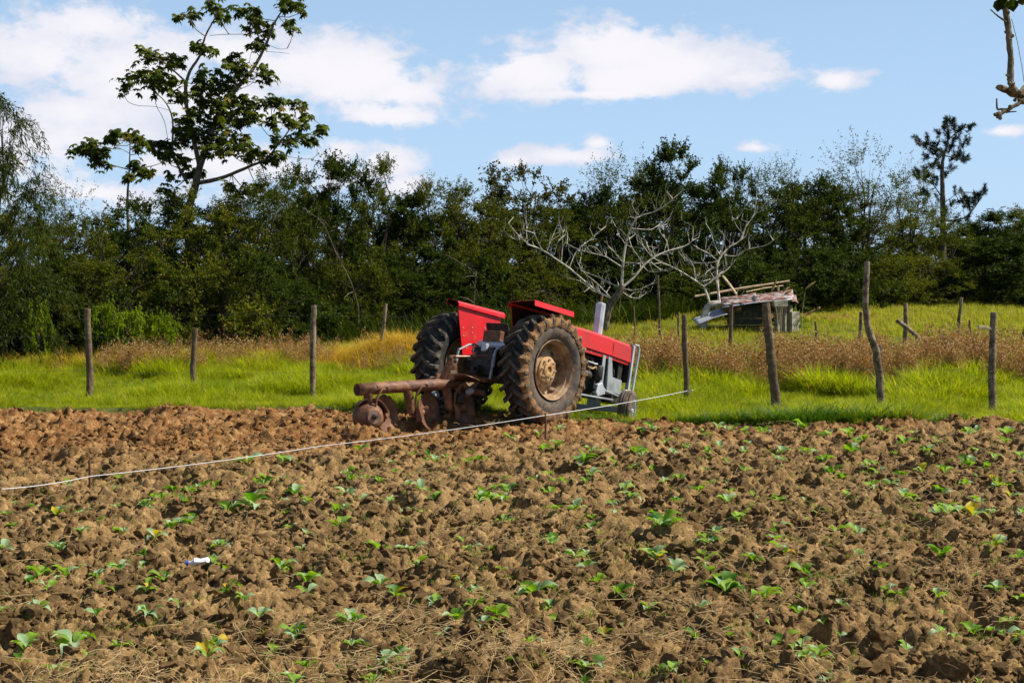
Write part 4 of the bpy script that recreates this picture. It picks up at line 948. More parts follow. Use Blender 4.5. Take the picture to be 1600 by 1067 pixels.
for pts, d_, r0, m, lab in (
  ([(603,475),(598,500),(591,528)], 31.8, .050, 'post', 'thin pale post leaning right, behind the golden grass by the left tractor wheel'),
  ([(1028,430),(1030,480),(1031,522)], 38.5, .040, 'postdark', 'slender dark pole behind the tractor grille, near the left bare tree'),
  ([(990,478),(992,505),(990,530)], 37, .030, 'postdark', 'thin stick just right of the silver exhaust'),
  ([(1060,488),(1060,505),(1061,522)], 38, .035, 'post', 'short pale stake left of the shed'),
  ([(1143,476),(1142,505),(1140,545)], 33.6, .060, 'postdark', 'dark post in the weeds before the open front of the shed'),
  ([(1345,487),(1345,505),(1343,527)], 37.5, .060, 'post', 'short grey post seen just left of the tall crooked post'),
  ([(1415,474),(1416,500),(1414,532)], 36.5, .075, 'post', 'stout meadow post with a fallen log leaning on it'),
  ([(1502,465),(1499,495),(1497,522)], 38.5, .060, 'post', 'slim leaning meadow post left of the farthest right fence post'),
  ([(1605,500),(1600,515),(1596,526)], 38, .060, 'postdark', 'short dark post at the right edge of the meadow'),
  ([(1274,502),(1275,515),(1276,524)], 38, .040, 'postdark', 'small dark stub beside the thick rough fence post'),
  ([(1515,500),(1516,508),(1516,530)], 36.5, .035, 'postdark', 'tiny stub between the slim meadow post and the farthest right fence post')):
    post('old_post', pts, d_, r0, r0 * .75, M[m], lab, 'post', GBP)
mb = MB(); a, b = P(1401, 500, 36.4), P(1438, 530, 36.2); mb.tube([Vector((0, 0, 0)), (b - a) * .5 + Vector((0, 0, .02)), b - a], [.06, .065, .06], 9, jit=.15); t = mb.build('fallen_log', M['post'], None, True); t.location = a; tag(t, 'short log leaning against the stout meadow post', 'log')
mb = MB(); mb.box((0, 0, 0), (.30, .05, .06), Euler((0, .15, .3)).to_matrix()); t = mb.build('wood_scrap', M['timber'], None, bevel=.008); t.location = P(1539, 512, 25.33); tag(t, 'scrap of pale wood fixed to the farthest right fence post', 'wood scrap')
def wire(ya, pts, label, r=.0022):
    o = P(*pts[0]); q = []
    for i in range(len(pts) - 1):
        a, b = P(*pts[i]), P(*pts[i + 1])
        for t in np.linspace(0, 1, 9)[:-1]: q.append(a.lerp(b, t) - Vector((0, 0, .05 * 4 * t * (1 - t))) - o)
    q.append(P(*pts[-1]) - o); mb = MB(); mb.tube(q, r, 4)
    for k in range(len(q) - 1):
        for t in (0, .33, .66):
            c = q[k].lerp(q[k + 1], t); mb.tube([c + Vector((.012, 0, .014)), c - Vector((.012, 0, .014))], r * .7, 3)
    t_ = mb.build('barbed_wire', M['wire'], None); t_.location = o; tag(t_, label, 'barbed wire', 'strands of the field fence')
wire(0, [(-260, 520, 26), (138, 524, 25.9), (303, 531, 26.3), (489, 527, 25.9), (1072, 520, 25.5), (1201, 512, 25.5), (1355, 515, 25.7), (1552, 514, 25.3), (1900, 516, 25.3)], 'upper strand of barbed wire stretched from post to post')
wire(0, [(-260, 575, 26), (139, 578, 25.9), (303, 580, 26.3), (489, 580, 25.9), (1073, 580, 25.5), (1208, 575, 25.5), (1372, 574, 25.7), (1549, 574, 25.3), (1900, 574, 25.3)], 'lower strand of barbed wire stretched from post to post')
wire(0, [(-200, 505, 32), (380, 490, 31.8), (604, 492, 31.8), (640, 492, 31.8)], 'old wire running to the thin leaning post before the thicket', .003)
# tufts at the field edge
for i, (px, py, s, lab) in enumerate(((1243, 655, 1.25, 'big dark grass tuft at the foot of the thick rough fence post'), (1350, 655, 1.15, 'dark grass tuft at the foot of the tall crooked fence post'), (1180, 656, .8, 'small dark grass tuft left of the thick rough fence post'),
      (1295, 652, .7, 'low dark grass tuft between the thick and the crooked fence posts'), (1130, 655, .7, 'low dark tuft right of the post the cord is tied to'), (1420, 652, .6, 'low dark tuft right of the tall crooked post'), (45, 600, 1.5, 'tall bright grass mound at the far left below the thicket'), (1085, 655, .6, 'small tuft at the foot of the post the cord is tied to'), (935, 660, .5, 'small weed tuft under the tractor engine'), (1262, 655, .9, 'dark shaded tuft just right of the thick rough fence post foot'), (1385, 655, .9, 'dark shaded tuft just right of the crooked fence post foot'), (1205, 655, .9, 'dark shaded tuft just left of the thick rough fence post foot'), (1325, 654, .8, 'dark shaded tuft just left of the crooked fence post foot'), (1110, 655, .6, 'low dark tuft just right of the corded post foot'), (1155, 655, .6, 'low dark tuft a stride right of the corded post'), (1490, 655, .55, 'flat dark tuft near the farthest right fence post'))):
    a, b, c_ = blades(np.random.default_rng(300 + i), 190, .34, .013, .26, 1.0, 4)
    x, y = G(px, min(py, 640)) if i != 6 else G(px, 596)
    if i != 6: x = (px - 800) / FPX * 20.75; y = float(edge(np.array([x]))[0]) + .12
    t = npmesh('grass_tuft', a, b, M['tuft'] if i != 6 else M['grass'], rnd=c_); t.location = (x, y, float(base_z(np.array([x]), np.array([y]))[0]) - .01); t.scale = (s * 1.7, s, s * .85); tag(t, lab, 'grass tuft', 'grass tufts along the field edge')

# ------------------------------------------------------------------ tractor
YAW, NOSE = R(50.5), R(11.5)
TR = Matrix.Rotation(YAW, 3, 'Z') @ Matrix.Rotation(NOSE, 3, 'Y')
TO = Vector((-.315, 21.29, -.01))
tractor = empty('tractor', TO, TR.to_euler())
tag(tractor, 'red and grey farm tractor with muddy rear tyres at the edge of the ploughed field', 'tractor')
def part(mb, name, m, parent=None, **k): return mb.build(name, m, parent or tractor, **k)

def rear_wheel(side, mudface):
    """side -1 right, +1 left. built about the wheel centre, axle along y"""
    w = empty('rear_wheel', (0, side * .89, .76), parent=tractor); rw = random.Random(9 + side); mb = MB()
    ro, rb, hw = .765, .43, .215
    prof = [(rb, -hw * .75), (rb + .03, -hw * .80), (.53, -hw * 1.10), (.62, -hw * 1.12), (.70, -hw * 1.03), (.745, -hw * .85), (ro, -hw * .45), (ro + .006, 0), (ro, hw * .45), (.745, hw * .85), (.70, hw * 1.03), (.62, hw * 1.12), (.53, hw * 1.10), (rb + .03, hw * .80), (rb, hw * .75)]
    mb.lathe(prof, (0, 0, 0), (0, 1, 0), 72)
    for f_i, f in enumerate(mb.f):
        r = sum((math.hypot(mb.v[i].x, mb.v[i].z)) for i in f) / 4; yv = sum(mb.v[i].y for i in f) / 4
        mb.mi[f_i] = 1 if (r < .69 and yv * side > 0 and mudface) else 0
    # lugs: curved bars from the shoulder to the middle of the tread, alternating sides
    N = 25
    for sgn in (-1, 1):
        mb.k = 2
        for k in range(N):
            a0 = 2 * math.pi * (k + (.5 if sgn > 0 else 0)) / N; q = []; n = 9
            for i in range(n):
                t = i / (n - 1)                      # 0 at the sidewall, 1 at the centre line
                yv = [hw * 1.15, hw * 1.17, hw * 1.10, hw * .98, hw * .78, hw * .55, hw * .32, hw * .12, -hw * .04][i] * sgn
                rad = [.655, .70, .745, .765, .775, .78, .782, .784, .784][i]; hh = [.004, .016, .036, .046, .048, .046, .045, .043, .035][i]
                ang = a0 + [-.015, -.01, 0, .012, .045, .09, .14, .18, .215][i]; wd = [.080, .076, .070, .062, .056, .052, .050, .050, .050][i] * (1 + rw.uniform(-.06, .06))
                if i < 3: drs, dys = .55, .9
                else: drs, dys = 1, .05
                for (s_, top) in ((-1, 0), (-1, 1), (1, 1), (1, 0)):
                    r = rad - .012 + (hh + .012) * top * drs; y_ = yv + sgn * hh * top * dys * (.9 if i < 3 else 0); wv = wd * (1.0 if not top else .72)
                    an = ang + s_ * wv / 2 / rad; q.append((math.sin(an) * r, y_, math.cos(an) * r))
            fs = [(4 * i + j, 4 * i + j + 1, 4 * i + 5 + j, 4 * i + 4 + j) for i in range(n - 1) for j in range(3)] + [(0, 3, 2, 1), (4 * n - 4, 4 * n - 3, 4 * n - 2, 4 * n - 1)]
            mb.add(q, fs)
    mb.k = 0
    part(mb, 'tyre', [M['tyre'], M['tyremud'], M['tyrelug']], w, smooth=True)
    if mudface:
        # ring of dried mud caked on the shoulder of the tyre, broken into teeth
        mm = MB(); n = 252; vs_ = []
        prof2 = [(.655, hw * 1.135), (.69, hw * 1.20), (.745, hw * 1.16), (.785, hw * 1.02), (.80, hw * .86)]
        for k in range(n):
            a = 2 * math.pi * k / n; ph = (k * N / n) % 1.0; tooth = max(0, 1 - abs(ph - .06 if ph < .56 else ph - 1.06) / .26)
            for i, (r, h) in enumerate(prof2):
                jr = rw.gauss(0, .005) ; r2 = r + (.055 * tooth if i >= 3 else (.014 * tooth if i == 2 else 0)) - (.022 * (1 - tooth) if i == 4 else 0)
                vs_.append(((r2 + jr) * math.sin(a), side * (h + .014 * tooth + rw.gauss(0, .003)) * (1 if i < 4 or tooth > .3 else .96), (r2 + jr) * math.cos(a)))
        m_ = len(prof2); mm.add(vs_, [(k * m_ + i, k * m_ + i + 1, ((k + 1) % n) * m_ + i + 1, ((k + 1) % n) * m_ + i) for k in range(n) for i in range(m_ - 1)])
        part(mm, 'caked_mud', M['mud'], w, smooth=True)
    s = side; mb = MB()
    mb.lathe([(.445, s * .19), (.458, s * .205), (.452, s * .215), (.435, s * .20), (.425, s * .16), (.40, s * .145), (.395, s * .02), (.39, -s * .02), (.415, -s * .05), (.42, -s * .19), (.455, -s * .21)], (0, 0, 0), (0, 1, 0), 64)
    part(mb, 'rim', M['rimrust'], w, smooth=True)
    mb = MB(); mb.lathe([(.394, s * -.01), (.36, s * -.035), (.33, -s * .02), (.27, s * .035), (.24, s * .05), (.235, s * .055), (0.001, s * .055)], (0, 0, 0), (0, 1, 0), 48)
    part(mb, 'wheel_disc', M['rimrust'], w, smooth=True)
    for k in range(6):
        a = 2 * math.pi * k / 6 + .3; mb = MB(); c = Vector((math.sin(a) * .372, -s * .0, math.cos(a) * .372)); mb.box(c, (.06, .10, .05), Matrix.Rotation(-(-a), 3, 'Y')); mb.lathe([(.014, 0), (.014, .03), (.001, .03)], c + Vector((0, s * .05, 0)), (0, s, 0), 6); part(mb, 'rim_clamp', M['rimrust'], w)
    mb = MB(); mb.lathe([(.20, s * .055), (.198, s * .085), (.185, s * .092), (.115, s * .092), (.11, s * .12), (.095, s * .125), (.055, s * .125), (.05, s * .10), (.001, s * .10)], (0, 0, 0), (0, 1, 0), 40)
    part(mb, 'hub', M['hubrust'], w, smooth=True)
    for k in range(8):
        a = 2 * math.pi * k / 8; mb = MB(); c = Vector((math.sin(a) * .155, s * .092, math.cos(a) * .155)); mb.lathe([(.020, 0), (.020, .022), (.010, .024), (.010, .042), (.001, .042)], c, (0, s, 0), 6); part(mb, 'wheel_nut', M['bolt'], w)
    for k in range(3):
        a = 2 * math.pi * k / 3 + .5; mb = MB(); c = Vector((math.sin(a) * .30, s * .02, math.cos(a) * .30)); mb.lathe([(.028, 0), (.028, .012), (.001, .012)], c, (0, s, 0), 10); part(mb, 'rim_boss', M['black'], w)
    return w
rear_wheel(-1, True); rear_wheel(1, False)

def front_wheel(side):
    w = empty('front_wheel', (2.62, side * .70, .42), (0, 0, R(24)), tractor); mb = MB(); r = .36; h = .105
    prof = [(.205, -h * .8), (.22, -h), (.28, -h * 1.08), (.325, -h), (.345, -h * .82), (.352, -h * .70), (.352, -h * .55), (.338, -h * .50), (.338, -h * .38), (.360, -h * .30), (.360, -h * .02), (.360, h * .02), (.360, h * .30), (.338, h * .38), (.338, h * .50), (.352, h * .55), (.352, h * .70), (.345, h * .82), (.325, h), (.28, h * 1.08), (.22, h), (.205, h * .8)]
    mb.lathe(prof, (0, 0, 0), (0, 1, 0), 48); part(mb, 'tyre', M['tyremud'], w, smooth=True)
    s = side; mb = MB(); mb.lathe([(.21, s * h * .85), (.222, s * h), (.20, s * h * .95), (.195, s * .02), (.14, s * .0), (.09, s * .03), (.06, s * .035), (.06, s * .10), (.001, s * .11)], (0, 0, 0), (0, 1, 0), 32)
    mb.lathe([(.21, -s * h * .85), (.222, -s * h), (.195, -s * h * .9), (.19, s * .0), (.06, s * .0), (.05, -s * .13), (.001, -s * .13)], (0, 0, 0), (0, 1, 0), 32); part(mb, 'rim', M['silver'], w, smooth=True)
    for k in range(6):
        a = k * math.pi / 3; mb = MB(); mb.lathe([(.012, 0), (.012, .02), (.001, .02)], (math.sin(a) * .085, s * .028, math.cos(a) * .085), (0, s, 0), 6); part(mb, 'wheel_nut', M['bolt'], w)
front_wheel(-1); front_wheel(1)

# fenders: inner plate, top and rolled outer lip
def fender(s):
    ow = 1.00 if s < 0 else .74
    f = empty('fender', (0, 0, 0), parent=tractor); i, o = s * .53, s * ow; random.seed(3 + s)
    plate = [(-.52, 1.66), (.10, 1.665), (.57, 1.67), (.545, 1.53), (.47, 1.02), (-.26, .88), (-.44, 1.40)]
    mb = MB(); mb.prism(plate, i - .004, i + .004); part(mb, 'side_plate', M['red'], f, bevel=.003)
    mb = MB(); mb.add([(-.535, i - s * .035, 1.655), (.60, i - s * .035, 1.665), (.60, i, 1.70), (-.535, i, 1.69), (-.54, o, 1.725), (.44, o, 1.72), (-.54, o + s * .012, 1.645), (.44, o + s * .012, 1.64),
                       (-.535, i - s * .037, 1.615), (.60, i - s * .037, 1.61)], [(0, 1, 2, 3), (3, 2, 5, 4), (4, 5, 7, 6), (8, 9, 1, 0)])
    top = part(mb, 'top_panel', M['red'], f); sm = top.modifiers.new('t', 'SOLIDIFY'); sm.thickness = .006; sm.offset = 0
    ot = o if s < 0 else s * .80
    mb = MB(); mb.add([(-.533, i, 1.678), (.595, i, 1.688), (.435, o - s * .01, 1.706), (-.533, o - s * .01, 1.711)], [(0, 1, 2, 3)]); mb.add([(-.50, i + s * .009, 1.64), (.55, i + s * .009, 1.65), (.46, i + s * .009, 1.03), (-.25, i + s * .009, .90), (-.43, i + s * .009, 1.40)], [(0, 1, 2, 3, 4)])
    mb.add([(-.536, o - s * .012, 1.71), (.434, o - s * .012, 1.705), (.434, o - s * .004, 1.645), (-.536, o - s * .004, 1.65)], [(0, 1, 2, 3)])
    part(mb, 'underside_shade', M['underside_shade'], f)  # added dark sheets: shade painted below the top and on the arch side
    if s > 0:
        for (x, z) in ((-.33, 1.30), (-.30, 1.18), (-.12, 1.34), (.22, 1.28), (.25, 1.14), (.28, 1.02), (-.1, 1.26), (.18, 1.38), (-.2, 1.0), (.05, .98)):
            mb = MB(); mb.lathe([(.013, 0), (.010, .007), (.001, .009)], (x, i - s * .005, z), (0, -s, 0), 7); part(mb, 'rivet', M['bolt'], f)
    return f
fender(-1); fender(1)

# bonnet
def hood():
    h = empty('bonnet', (0, 0, 0), parent=tractor)
    sec = lambda z0, k: [(-.288, z0 - .30), (-.280, z0 - .16), (-.272, z0 - .040), (-.235, z0), (0, z0 + .012), (.235, z0), (.272, z0 - .040), (.280, z0 - .16), (.288, z0 - .30)]
    mb = MB(); st = [(1.30, 1.665), (1.9, 1.66), (2.5, 1.64), (3.0, 1.615), (3.15, 1.60)]; n = 9
    vs_ = [(x, y, z) for x, z0 in st for y, z in sec(z0, 0)]
    mb.add(vs_, [(i * n + j, i * n + j + 1, (i + 1) * n + j + 1, (i + 1) * n + j) for i in range(len(st) - 1) for j in range(n - 1)])
    o = part(mb, 'top_panel', M['reddull'], h); sm = o.modifiers.new('t', 'SOLIDIFY'); sm.thickness = .006
    for s in (-1, 1):
        mb = MB(); mb.prism([(1.32, 1.36), (2.58, 1.335), (2.56, 1.27), (1.34, 1.295)], s * .262 - .004, s * .262 + .004); part(mb, 'side_skirt', M['reddull'], h, bevel=.002)
        mb = MB(); mb.prism([(2.62, 1.335), (3.13, 1.31), (3.12, 1.25), (2.62, 1.272)], s * .262 - .004, s * .262 + .004); part(mb, 'side_skirt', M['reddull'], h, bevel=.002)
    mb = MB(); mb.prism([(-.27, 1.60), (.27, 1.60), (.27, .95), (-.27, .95)], 3.135, 3.15, 'yz'); part(mb, 'grille', M['black'], h)
    for k in range(7):
        mb = MB(); mb.box((3.16, 0, 1.02 + k * .08), (.012, .5, .022)); part(mb, 'grille_bar', M['grey'], h)
hood()
for x in (1.5, 2.0, 2.52, 2.70, 3.05):
    mb = MB(); mb.lathe([(.001, 0), (.011, 0), (.009, .006), (.001, .007)], (x, -.267, 1.315), (0, -1, 0), 8); part(mb, 'bolt', M['bolt'])
mb = MB(); mb.box((2.60, -.2865, 1.44), (.008, .004, .25)); part(mb, 'panel_seam', M['black'])
for s in (-1, 1):
    mb = MB(); mb.bar((3.19, s * .27, 1.60), (3.16, s * .27, .78), .05, .075, (0, 1, 0)); part(mb, 'grille_post', M['silver'], bevel=.008)
    mb = MB(); mb.tube([(3.30, s * .28, .72), (3.36, s * .28, 1.40), (3.37, s * .28, 1.56), (3.34, s * .28, 1.62), (3.22, s * .28, 1.62)], .022, 8); part(mb, 'guard_bar', M['silver'], smooth=True)
mb = MB(); mb.tube([(3.34, -.28, 1.0), (3.34, .28, 1.0)], .018, 8); mb.tube([(3.31, -.28, .78), (3.31, .28, .78)], .025, 8); part(mb, 'guard_bar', M['silver'], smooth=True)

# engine, gearbox, axles
mb = MB(); mb.box((2.05, 0, .98), (1.0, .34, .56)); mb.box((2.1, 0, 1.30), (.8, .26, .16)); mb.box((2.05, 0, .68), (.85, .28, .2), None); part(mb, 'engine_block', M['black'], bevel=.02)
for k in range(4):
    mb = MB(); mb.tube([(1.75 + k * .19, -.17, 1.20), (1.78 + k * .19, -.25, 1.14), (1.80 + k * .19, -.25, 1.0)], .022, 7); part(mb, 'fuel_pipe', M['black'], smooth=True)
mb = MB(); mb.lathe([(.07, -.12), (.085, -.1), (.085, .1), (.07, .12), (.001, .12)], (2.25, -.28, 1.00), (0, 0, 1), 16); part(mb, 'fuel_filter', M['black'], smooth=True)
mb = MB(); mb.lathe([(.001, -.09), (.06, -.09), (.075, -.06), (.075, .06), (.06, .09), (.001, .09)], (1.9, -.30, .92), (1, 0, 0), 16); part(mb, 'starter_motor', M['black'], smooth=True)
mb = MB(); mb.tube([(1.95, -.27, 1.06), (2.05, -.30, 1.04), (2.14, -.30, 1.08), (2.2, -.29, 1.0), (2.32, -.29, .99)], .017, 7); part(mb, 'hose', M['hubrust'], smooth=True)
mb = MB(); mb.tube([(2.0, -.2, 1.16), (2.1, -.3, 1.13), (2.2, -.28, 1.14)], .012, 6); part(mb, 'hose', M['white'], smooth=True)
mb = MB(); mb.box((2.95, 0, 1.0), (.12, .46, .60)); part(mb, 'radiator', M['black'], bevel=.01)
mb = MB(); mb.lathe([(.22, -.01), (.22, .01), (.001, .012)], (2.80, 0, 1.05), (1, 0, 0), 20); part(mb, 'fan', M['black'])
mb = MB(); mb.box((.95, 0, .80), (1.3, .36, .42)); mb.box((.1, 0, .82), (.62, .50, .50)); mb.lathe([(.12, -.62), (.15, -.3), (.17, 0), (.15, .3), (.12, .62)], (0, 0, .76), (0, 1, 0), 20); part(mb, 'gearbox', M['black'], bevel=.02)
# grey side frame and front axle
mb = MB(); mb.prism([(2.50, 1.30), (2.60, 1.30), (2.61, .72), (2.49, .72)], -.285, -.262); part(mb, 'side_bracket', M['grey'], bevel=.004)
mb = MB(); mb.prism([(2.315, 1.31), (2.40, 1.31), (2.40, .80), (2.315, .80)], -.30, -.28); part(mb, 'side_bracket', M['grey'], bevel=.004)
mb = MB(); mb.prism([(2.44, 1.30), (2.54, 1.30), (2.62, .98), (2.90, .96), (2.90, .70), (2.50, .72)], -.325, -.30); part(mb, 'side_bracket', M['grey'], bevel=.004)
mb = MB(); mb.box((2.62, -.31, .70), (.95, .05, .05)); mb.box((2.62, .31, .70), (.95, .05, .05)); mb.box((2.95, 0, .66), (.45, .40, .18)); part(mb, 'front_frame', M['black'], bevel=.01)
mb = MB(); mb.prism([(2.17, .80), (2.30, .85), (2.34, .78), (2.42, .74), (2.40, .66), (2.20, .60), (2.14, .66)], -.37, -.29); part(mb, 'steering_box', M['silver'], bevel=.012)
mb = MB(); mb.tube([(2.4, -.36, .72), (2.6, -.5, .66), (2.66, -.62, .58)], .018, 7); mb.tube([(1.2, -.34, .56), (2.45, -.50, .58)], .018, 7); part(mb, 'steering_rod', M['grey'], smooth=True)
mb = MB(); mb.bar((2.62, -.66, .44), (2.62, .66, .44), .11, .09, (0, 0, 1)); mb.box((2.62, 0, .52), (.14, .2, .2)); part(mb, 'front_axle', M['grey'], bevel=.01)
for s in (-1, 1):
    mb = MB(); mb.tube([(2.62, s * .62, .74), (2.62, s * .62, .30)], .038, 10); mb.lathe([(.055, 0), (.06, .03), (.04, .06), (.001, .06)], (2.62, s * .62, .72), (0, 0, 1), 14); mb.tube([(2.62, s * .62, .36), (2.62, s * .70, .36)], .035, 8); part(mb, 'kingpin', M['grey'] if s > 0 else M['silver'], smooth=True)
mb = MB(); mb.lathe([(.001, -.03), (.045, -.03), (.052, 0), (.045, .03), (.001, .03)], (2.95, -.46, .77), (0, 1, 0), 16); part(mb, 'hydraulic_cap', M['white'], smooth=True)
# exhaust
mb = MB(); mb.lathe([(.001, 0), (.062, 0), (.082, .015), (.086, .52), (.080, .55), (.03, .565), (.001, .565)], (2.48, 0, 1.66), (-.0, 0, 1), 10); part(mb, 'silencer', M['silver'])
mb = MB(); mb.tube([(2.48, 0, 2.22), (2.48, 0, 2.30), (2.485, 0, 2.36)], [.022, .020, .018], 8); part(mb, 'exhaust_tip', M['rust'], smooth=True)
# driver's place
mb = MB(); mb.box((.75, 0, 1.08), (.9, .8, .03)); part(mb, 'footplate', M['black'])
mb = MB(); mb.prism([(-.06, 1.16), (.38, 1.18), (.40, 1.24), (.0, 1.22), (-.14, 1.42), (-.18, 1.42)], -.22, .22); part(mb, 'seat', M['black'], bevel=.03)
mb = MB(); mb.box((-.22, -.02, 1.20), (.10, .34, .17)); part(mb, 'seat_bracket', M['rust'], bevel=.01)
mb = MB(); mb.tube([(1.25, 0, 1.2), (.98, 0, 1.52)], .02, 8); part(mb, 'steering_column', M['black'], smooth=True)
mb = MB(); c = Vector((.97, 0, 1.53)); ax = Vector((-.6, 0, .8)).normalized(); u = Vector((0, 1, 0)); v = ax.cross(u)
mb.tube([c + (u * math.cos(a) + v * math.sin(a)) * .19 for a in np.linspace(0, 6.283, 25)], .014, 7, False); mb.tube([c - u * .19, c + u * .19], .01, 6); mb.tube([c, c + v * .19], .01, 6); part(mb, 'steering_wheel', M['black'], smooth=True)
mb = MB(); mb.box((1.28, 0, 1.42), (.06, .5, .42)); part(mb, 'dashboard', M['grey'], bevel=.015)
# hydraulic lift at the back
mb = MB(); mb.lathe([(.001, -.28), (.075, -.28), (.085, -.2), (.085, .2), (.075, .28), (.001, .28)], (-.18, -.02, 1.07), (0, 1, 0), 20); part(mb, 'lift_cylinder', M['silver'], smooth=True)
for s in (-1, 1):
    mb = MB(); mb.tube([(-.12, s * .30, 1.07), (-.35, s * .34, 1.04), (-.55, s * .36, .93)], [.018, .017, .014], 8); part(mb, 'lift_arm', M['grey'], smooth=True)
    mb = MB(); mb.tube([(-.54, s * .37, .95), (-.60, s * .38, .50)], .020, 8); mb.lathe([(.03, 0), (.03, .12)], (-.565, s * .375, .70), (0, 0, 1), 8); part(mb, 'lift_rod', M['grey'], smooth=True)
    mb = MB(); mb.bar((-.05, s * .34, .52), (-.98, s * .36, .46), .03, .07); part(mb, 'lower_link', M['rust'], bevel=.006)
mb = MB(); mb.box((-.30, 0, .80), (.22, .4, .42)); mb.lathe([(.07, 0), (.06, .12), (.03, .12), (.03, .2), (.001, .2)], (-.40, 0, .66), (-1, 0, 0), 12); part(mb, 'rear_housing', M['black'], bevel=.015)
mb = MB(); mb.tube([(-.30, -.26, 1.0), (-.42, -.30, 1.0), (-.46, -.28, .88), (-.40, -.25, .80)], .022, 7); part(mb, 'hydraulic_hose', M['silver'], smooth=True)
mb = MB(); mb.tube([(-.36, .14, 1.02), (-.44, .16, 1.05), (-.50, .12, .92), (-.42, .08, .84)], .018, 7); part(mb, 'hydraulic_hose', M['black'], smooth=True)
mb = MB(); mb.box((-.42, -.05, 1.0), (.07, .1, .12)); part(mb, 'top_link_bracket', M['silver'], bevel=.01)

# ------------------------------------------------------------------ disc plough behind the tractor
PO = Vector((-1.6, 19.6, 0.0))
plough = empty('disc_plough', PO); tag(plough, 'rusty disc plough with a thick tube beam hitched behind the red tractor', 'plough')
def pp(mb, name, m, parent=None, **k): return mb.build(name, m, parent or plough, **k)
Zp = lambda x, y, d: P(530 + x / 4.268, 450 + y / 4.268, d) - PO
def Dp(px): return 19.25 + (px - 557) / (722 - 557) * 1.15      # distance of the beam along its length
def Zb(x, y, off=0.): return Zp(x, y, Dp(530 + x / 4.268) + off)
mb = MB(); pts = [Zb(118, 678), Zb(300, 664), Zb(480, 654), Zb(650, 643), Zb(800, 640)]
ax = (pts[0] - pts[1]).normalized()
mb.tube(pts, [.088, .086, .085, .083, .052], 24, False); q0 = pts[0]
part_b = pp(mb, 'beam', M['rust'], smooth=True); sm = part_b.modifiers.new('wall', 'SOLIDIFY'); sm.thickness = .009; sm.offset = -1
for (x, y) in ((250, 660), (158, 672)):
    mb = MB(); c = Zb(x, y, -.085); mb.lathe([(.001, 0), (.022, 0), (.022, .012), (.001, .014)], c, (0, -1, .15), 10); pp(mb, 'beam_bolt', M['black'])
# legs, discs, scrapers
legs = [((190, 690), (205, 800), 290, 870), ((455, 670), (480, 830), 575, 850), ((715, 660), (735, 800), 815, 820)]
def disc_blade(c, r, axis, seed, name='disc_blade', notch=True, m='rust'):
    rr = random.Random(seed); mb = MB(); z = Vector(axis).normalized(); x = z.orthogonal().normalized(); y = z.cross(x); n = 40; rings = [0, .3, .6, .85, 1.0]; vs_ = [c - z * .06]
    ed = [1 - (rr.uniform(.0, .10) if notch and rr.random() < .35 else rr.uniform(0, .02)) for _ in range(n)]
    for ri in rings[1:]:
        for k in range(n):
            a = 2 * math.pi * k / n; q = ri * (ed[k] if ri == 1 else 1); vs_.append(c + (x * math.cos(a) + y * math.sin(a)) * r * q - z * .06 * (1 - ri * ri))
    fs = [(0, 1 + k, 1 + (k + 1) % n) for k in range(n)] + [(1 + i * n + k, 1 + i * n + (k + 1) % n, 1 + (i + 1) * n + (k + 1) % n, 1 + (i + 1) * n + k) for i in range(3) for k in range(n)]
    mb.add(vs_, fs); o = pp(mb, name, M[m], smooth=True); s = o.modifiers.new('t', 'SOLIDIFY'); s.thickness = .007; return o
for i, (a, b, dx, dy) in enumerate(legs):
    A, B = Zb(*a), Zb(*b, .03); mb = MB(); mb.tube([A, A.lerp(B, .5), B], [.072, .068, .058], 14); pp(mb, 'leg', M['rust'], smooth=True)
    D = Zb(dx, dy, .10); D.z = .19
    mb = MB(); mb.tube([B, B.lerp(D, .4) + Vector((0, 0, -.06)), D], [.05, .055, .06], 10); mb.lathe([(.001, -.06), (.075, -.06), (.085, .0), (.06, .08), (.001, .08)], D, (.85, -.35, .12), 16); pp(mb, 'disc_bearing', M['rust'], smooth=True)
    disc_blade(D + Vector((.06, -.02, 0)), .29, (.86, -.47, .18), i + 3)
    s0 = Zb(a[0] + 125, a[1] - 15, -.09); mb = MB(); k0 = Zb(a[0] + 60, a[1] + 40, -.13); k1 = Zb(a[0] + 52, a[1] + 120, -.10)
    mb.tube([s0, Zb(a[0] + 95, a[1] - 14, -.12), k0, k1], [.018, .018, .017, .015], 8); mb.lathe([(.001, 0), (.035, 0), (.035, .03), (.001, .03)], s0, (0, -1, .1), 10); pp(mb, 'scraper_arm', M['rust'], smooth=True)
    mb = MB(); mb.add([k1, k1 + Vector((.05, 0, -.02)), k1 + Vector((.10, .03, -.20)), k1 + Vector((.02, .02, -.22))], [(0, 1, 2, 3)]); o = pp(mb, 'scraper_blade', M['rust']); s = o.modifiers.new('t', 'SOLIDIFY'); s.thickness = .008
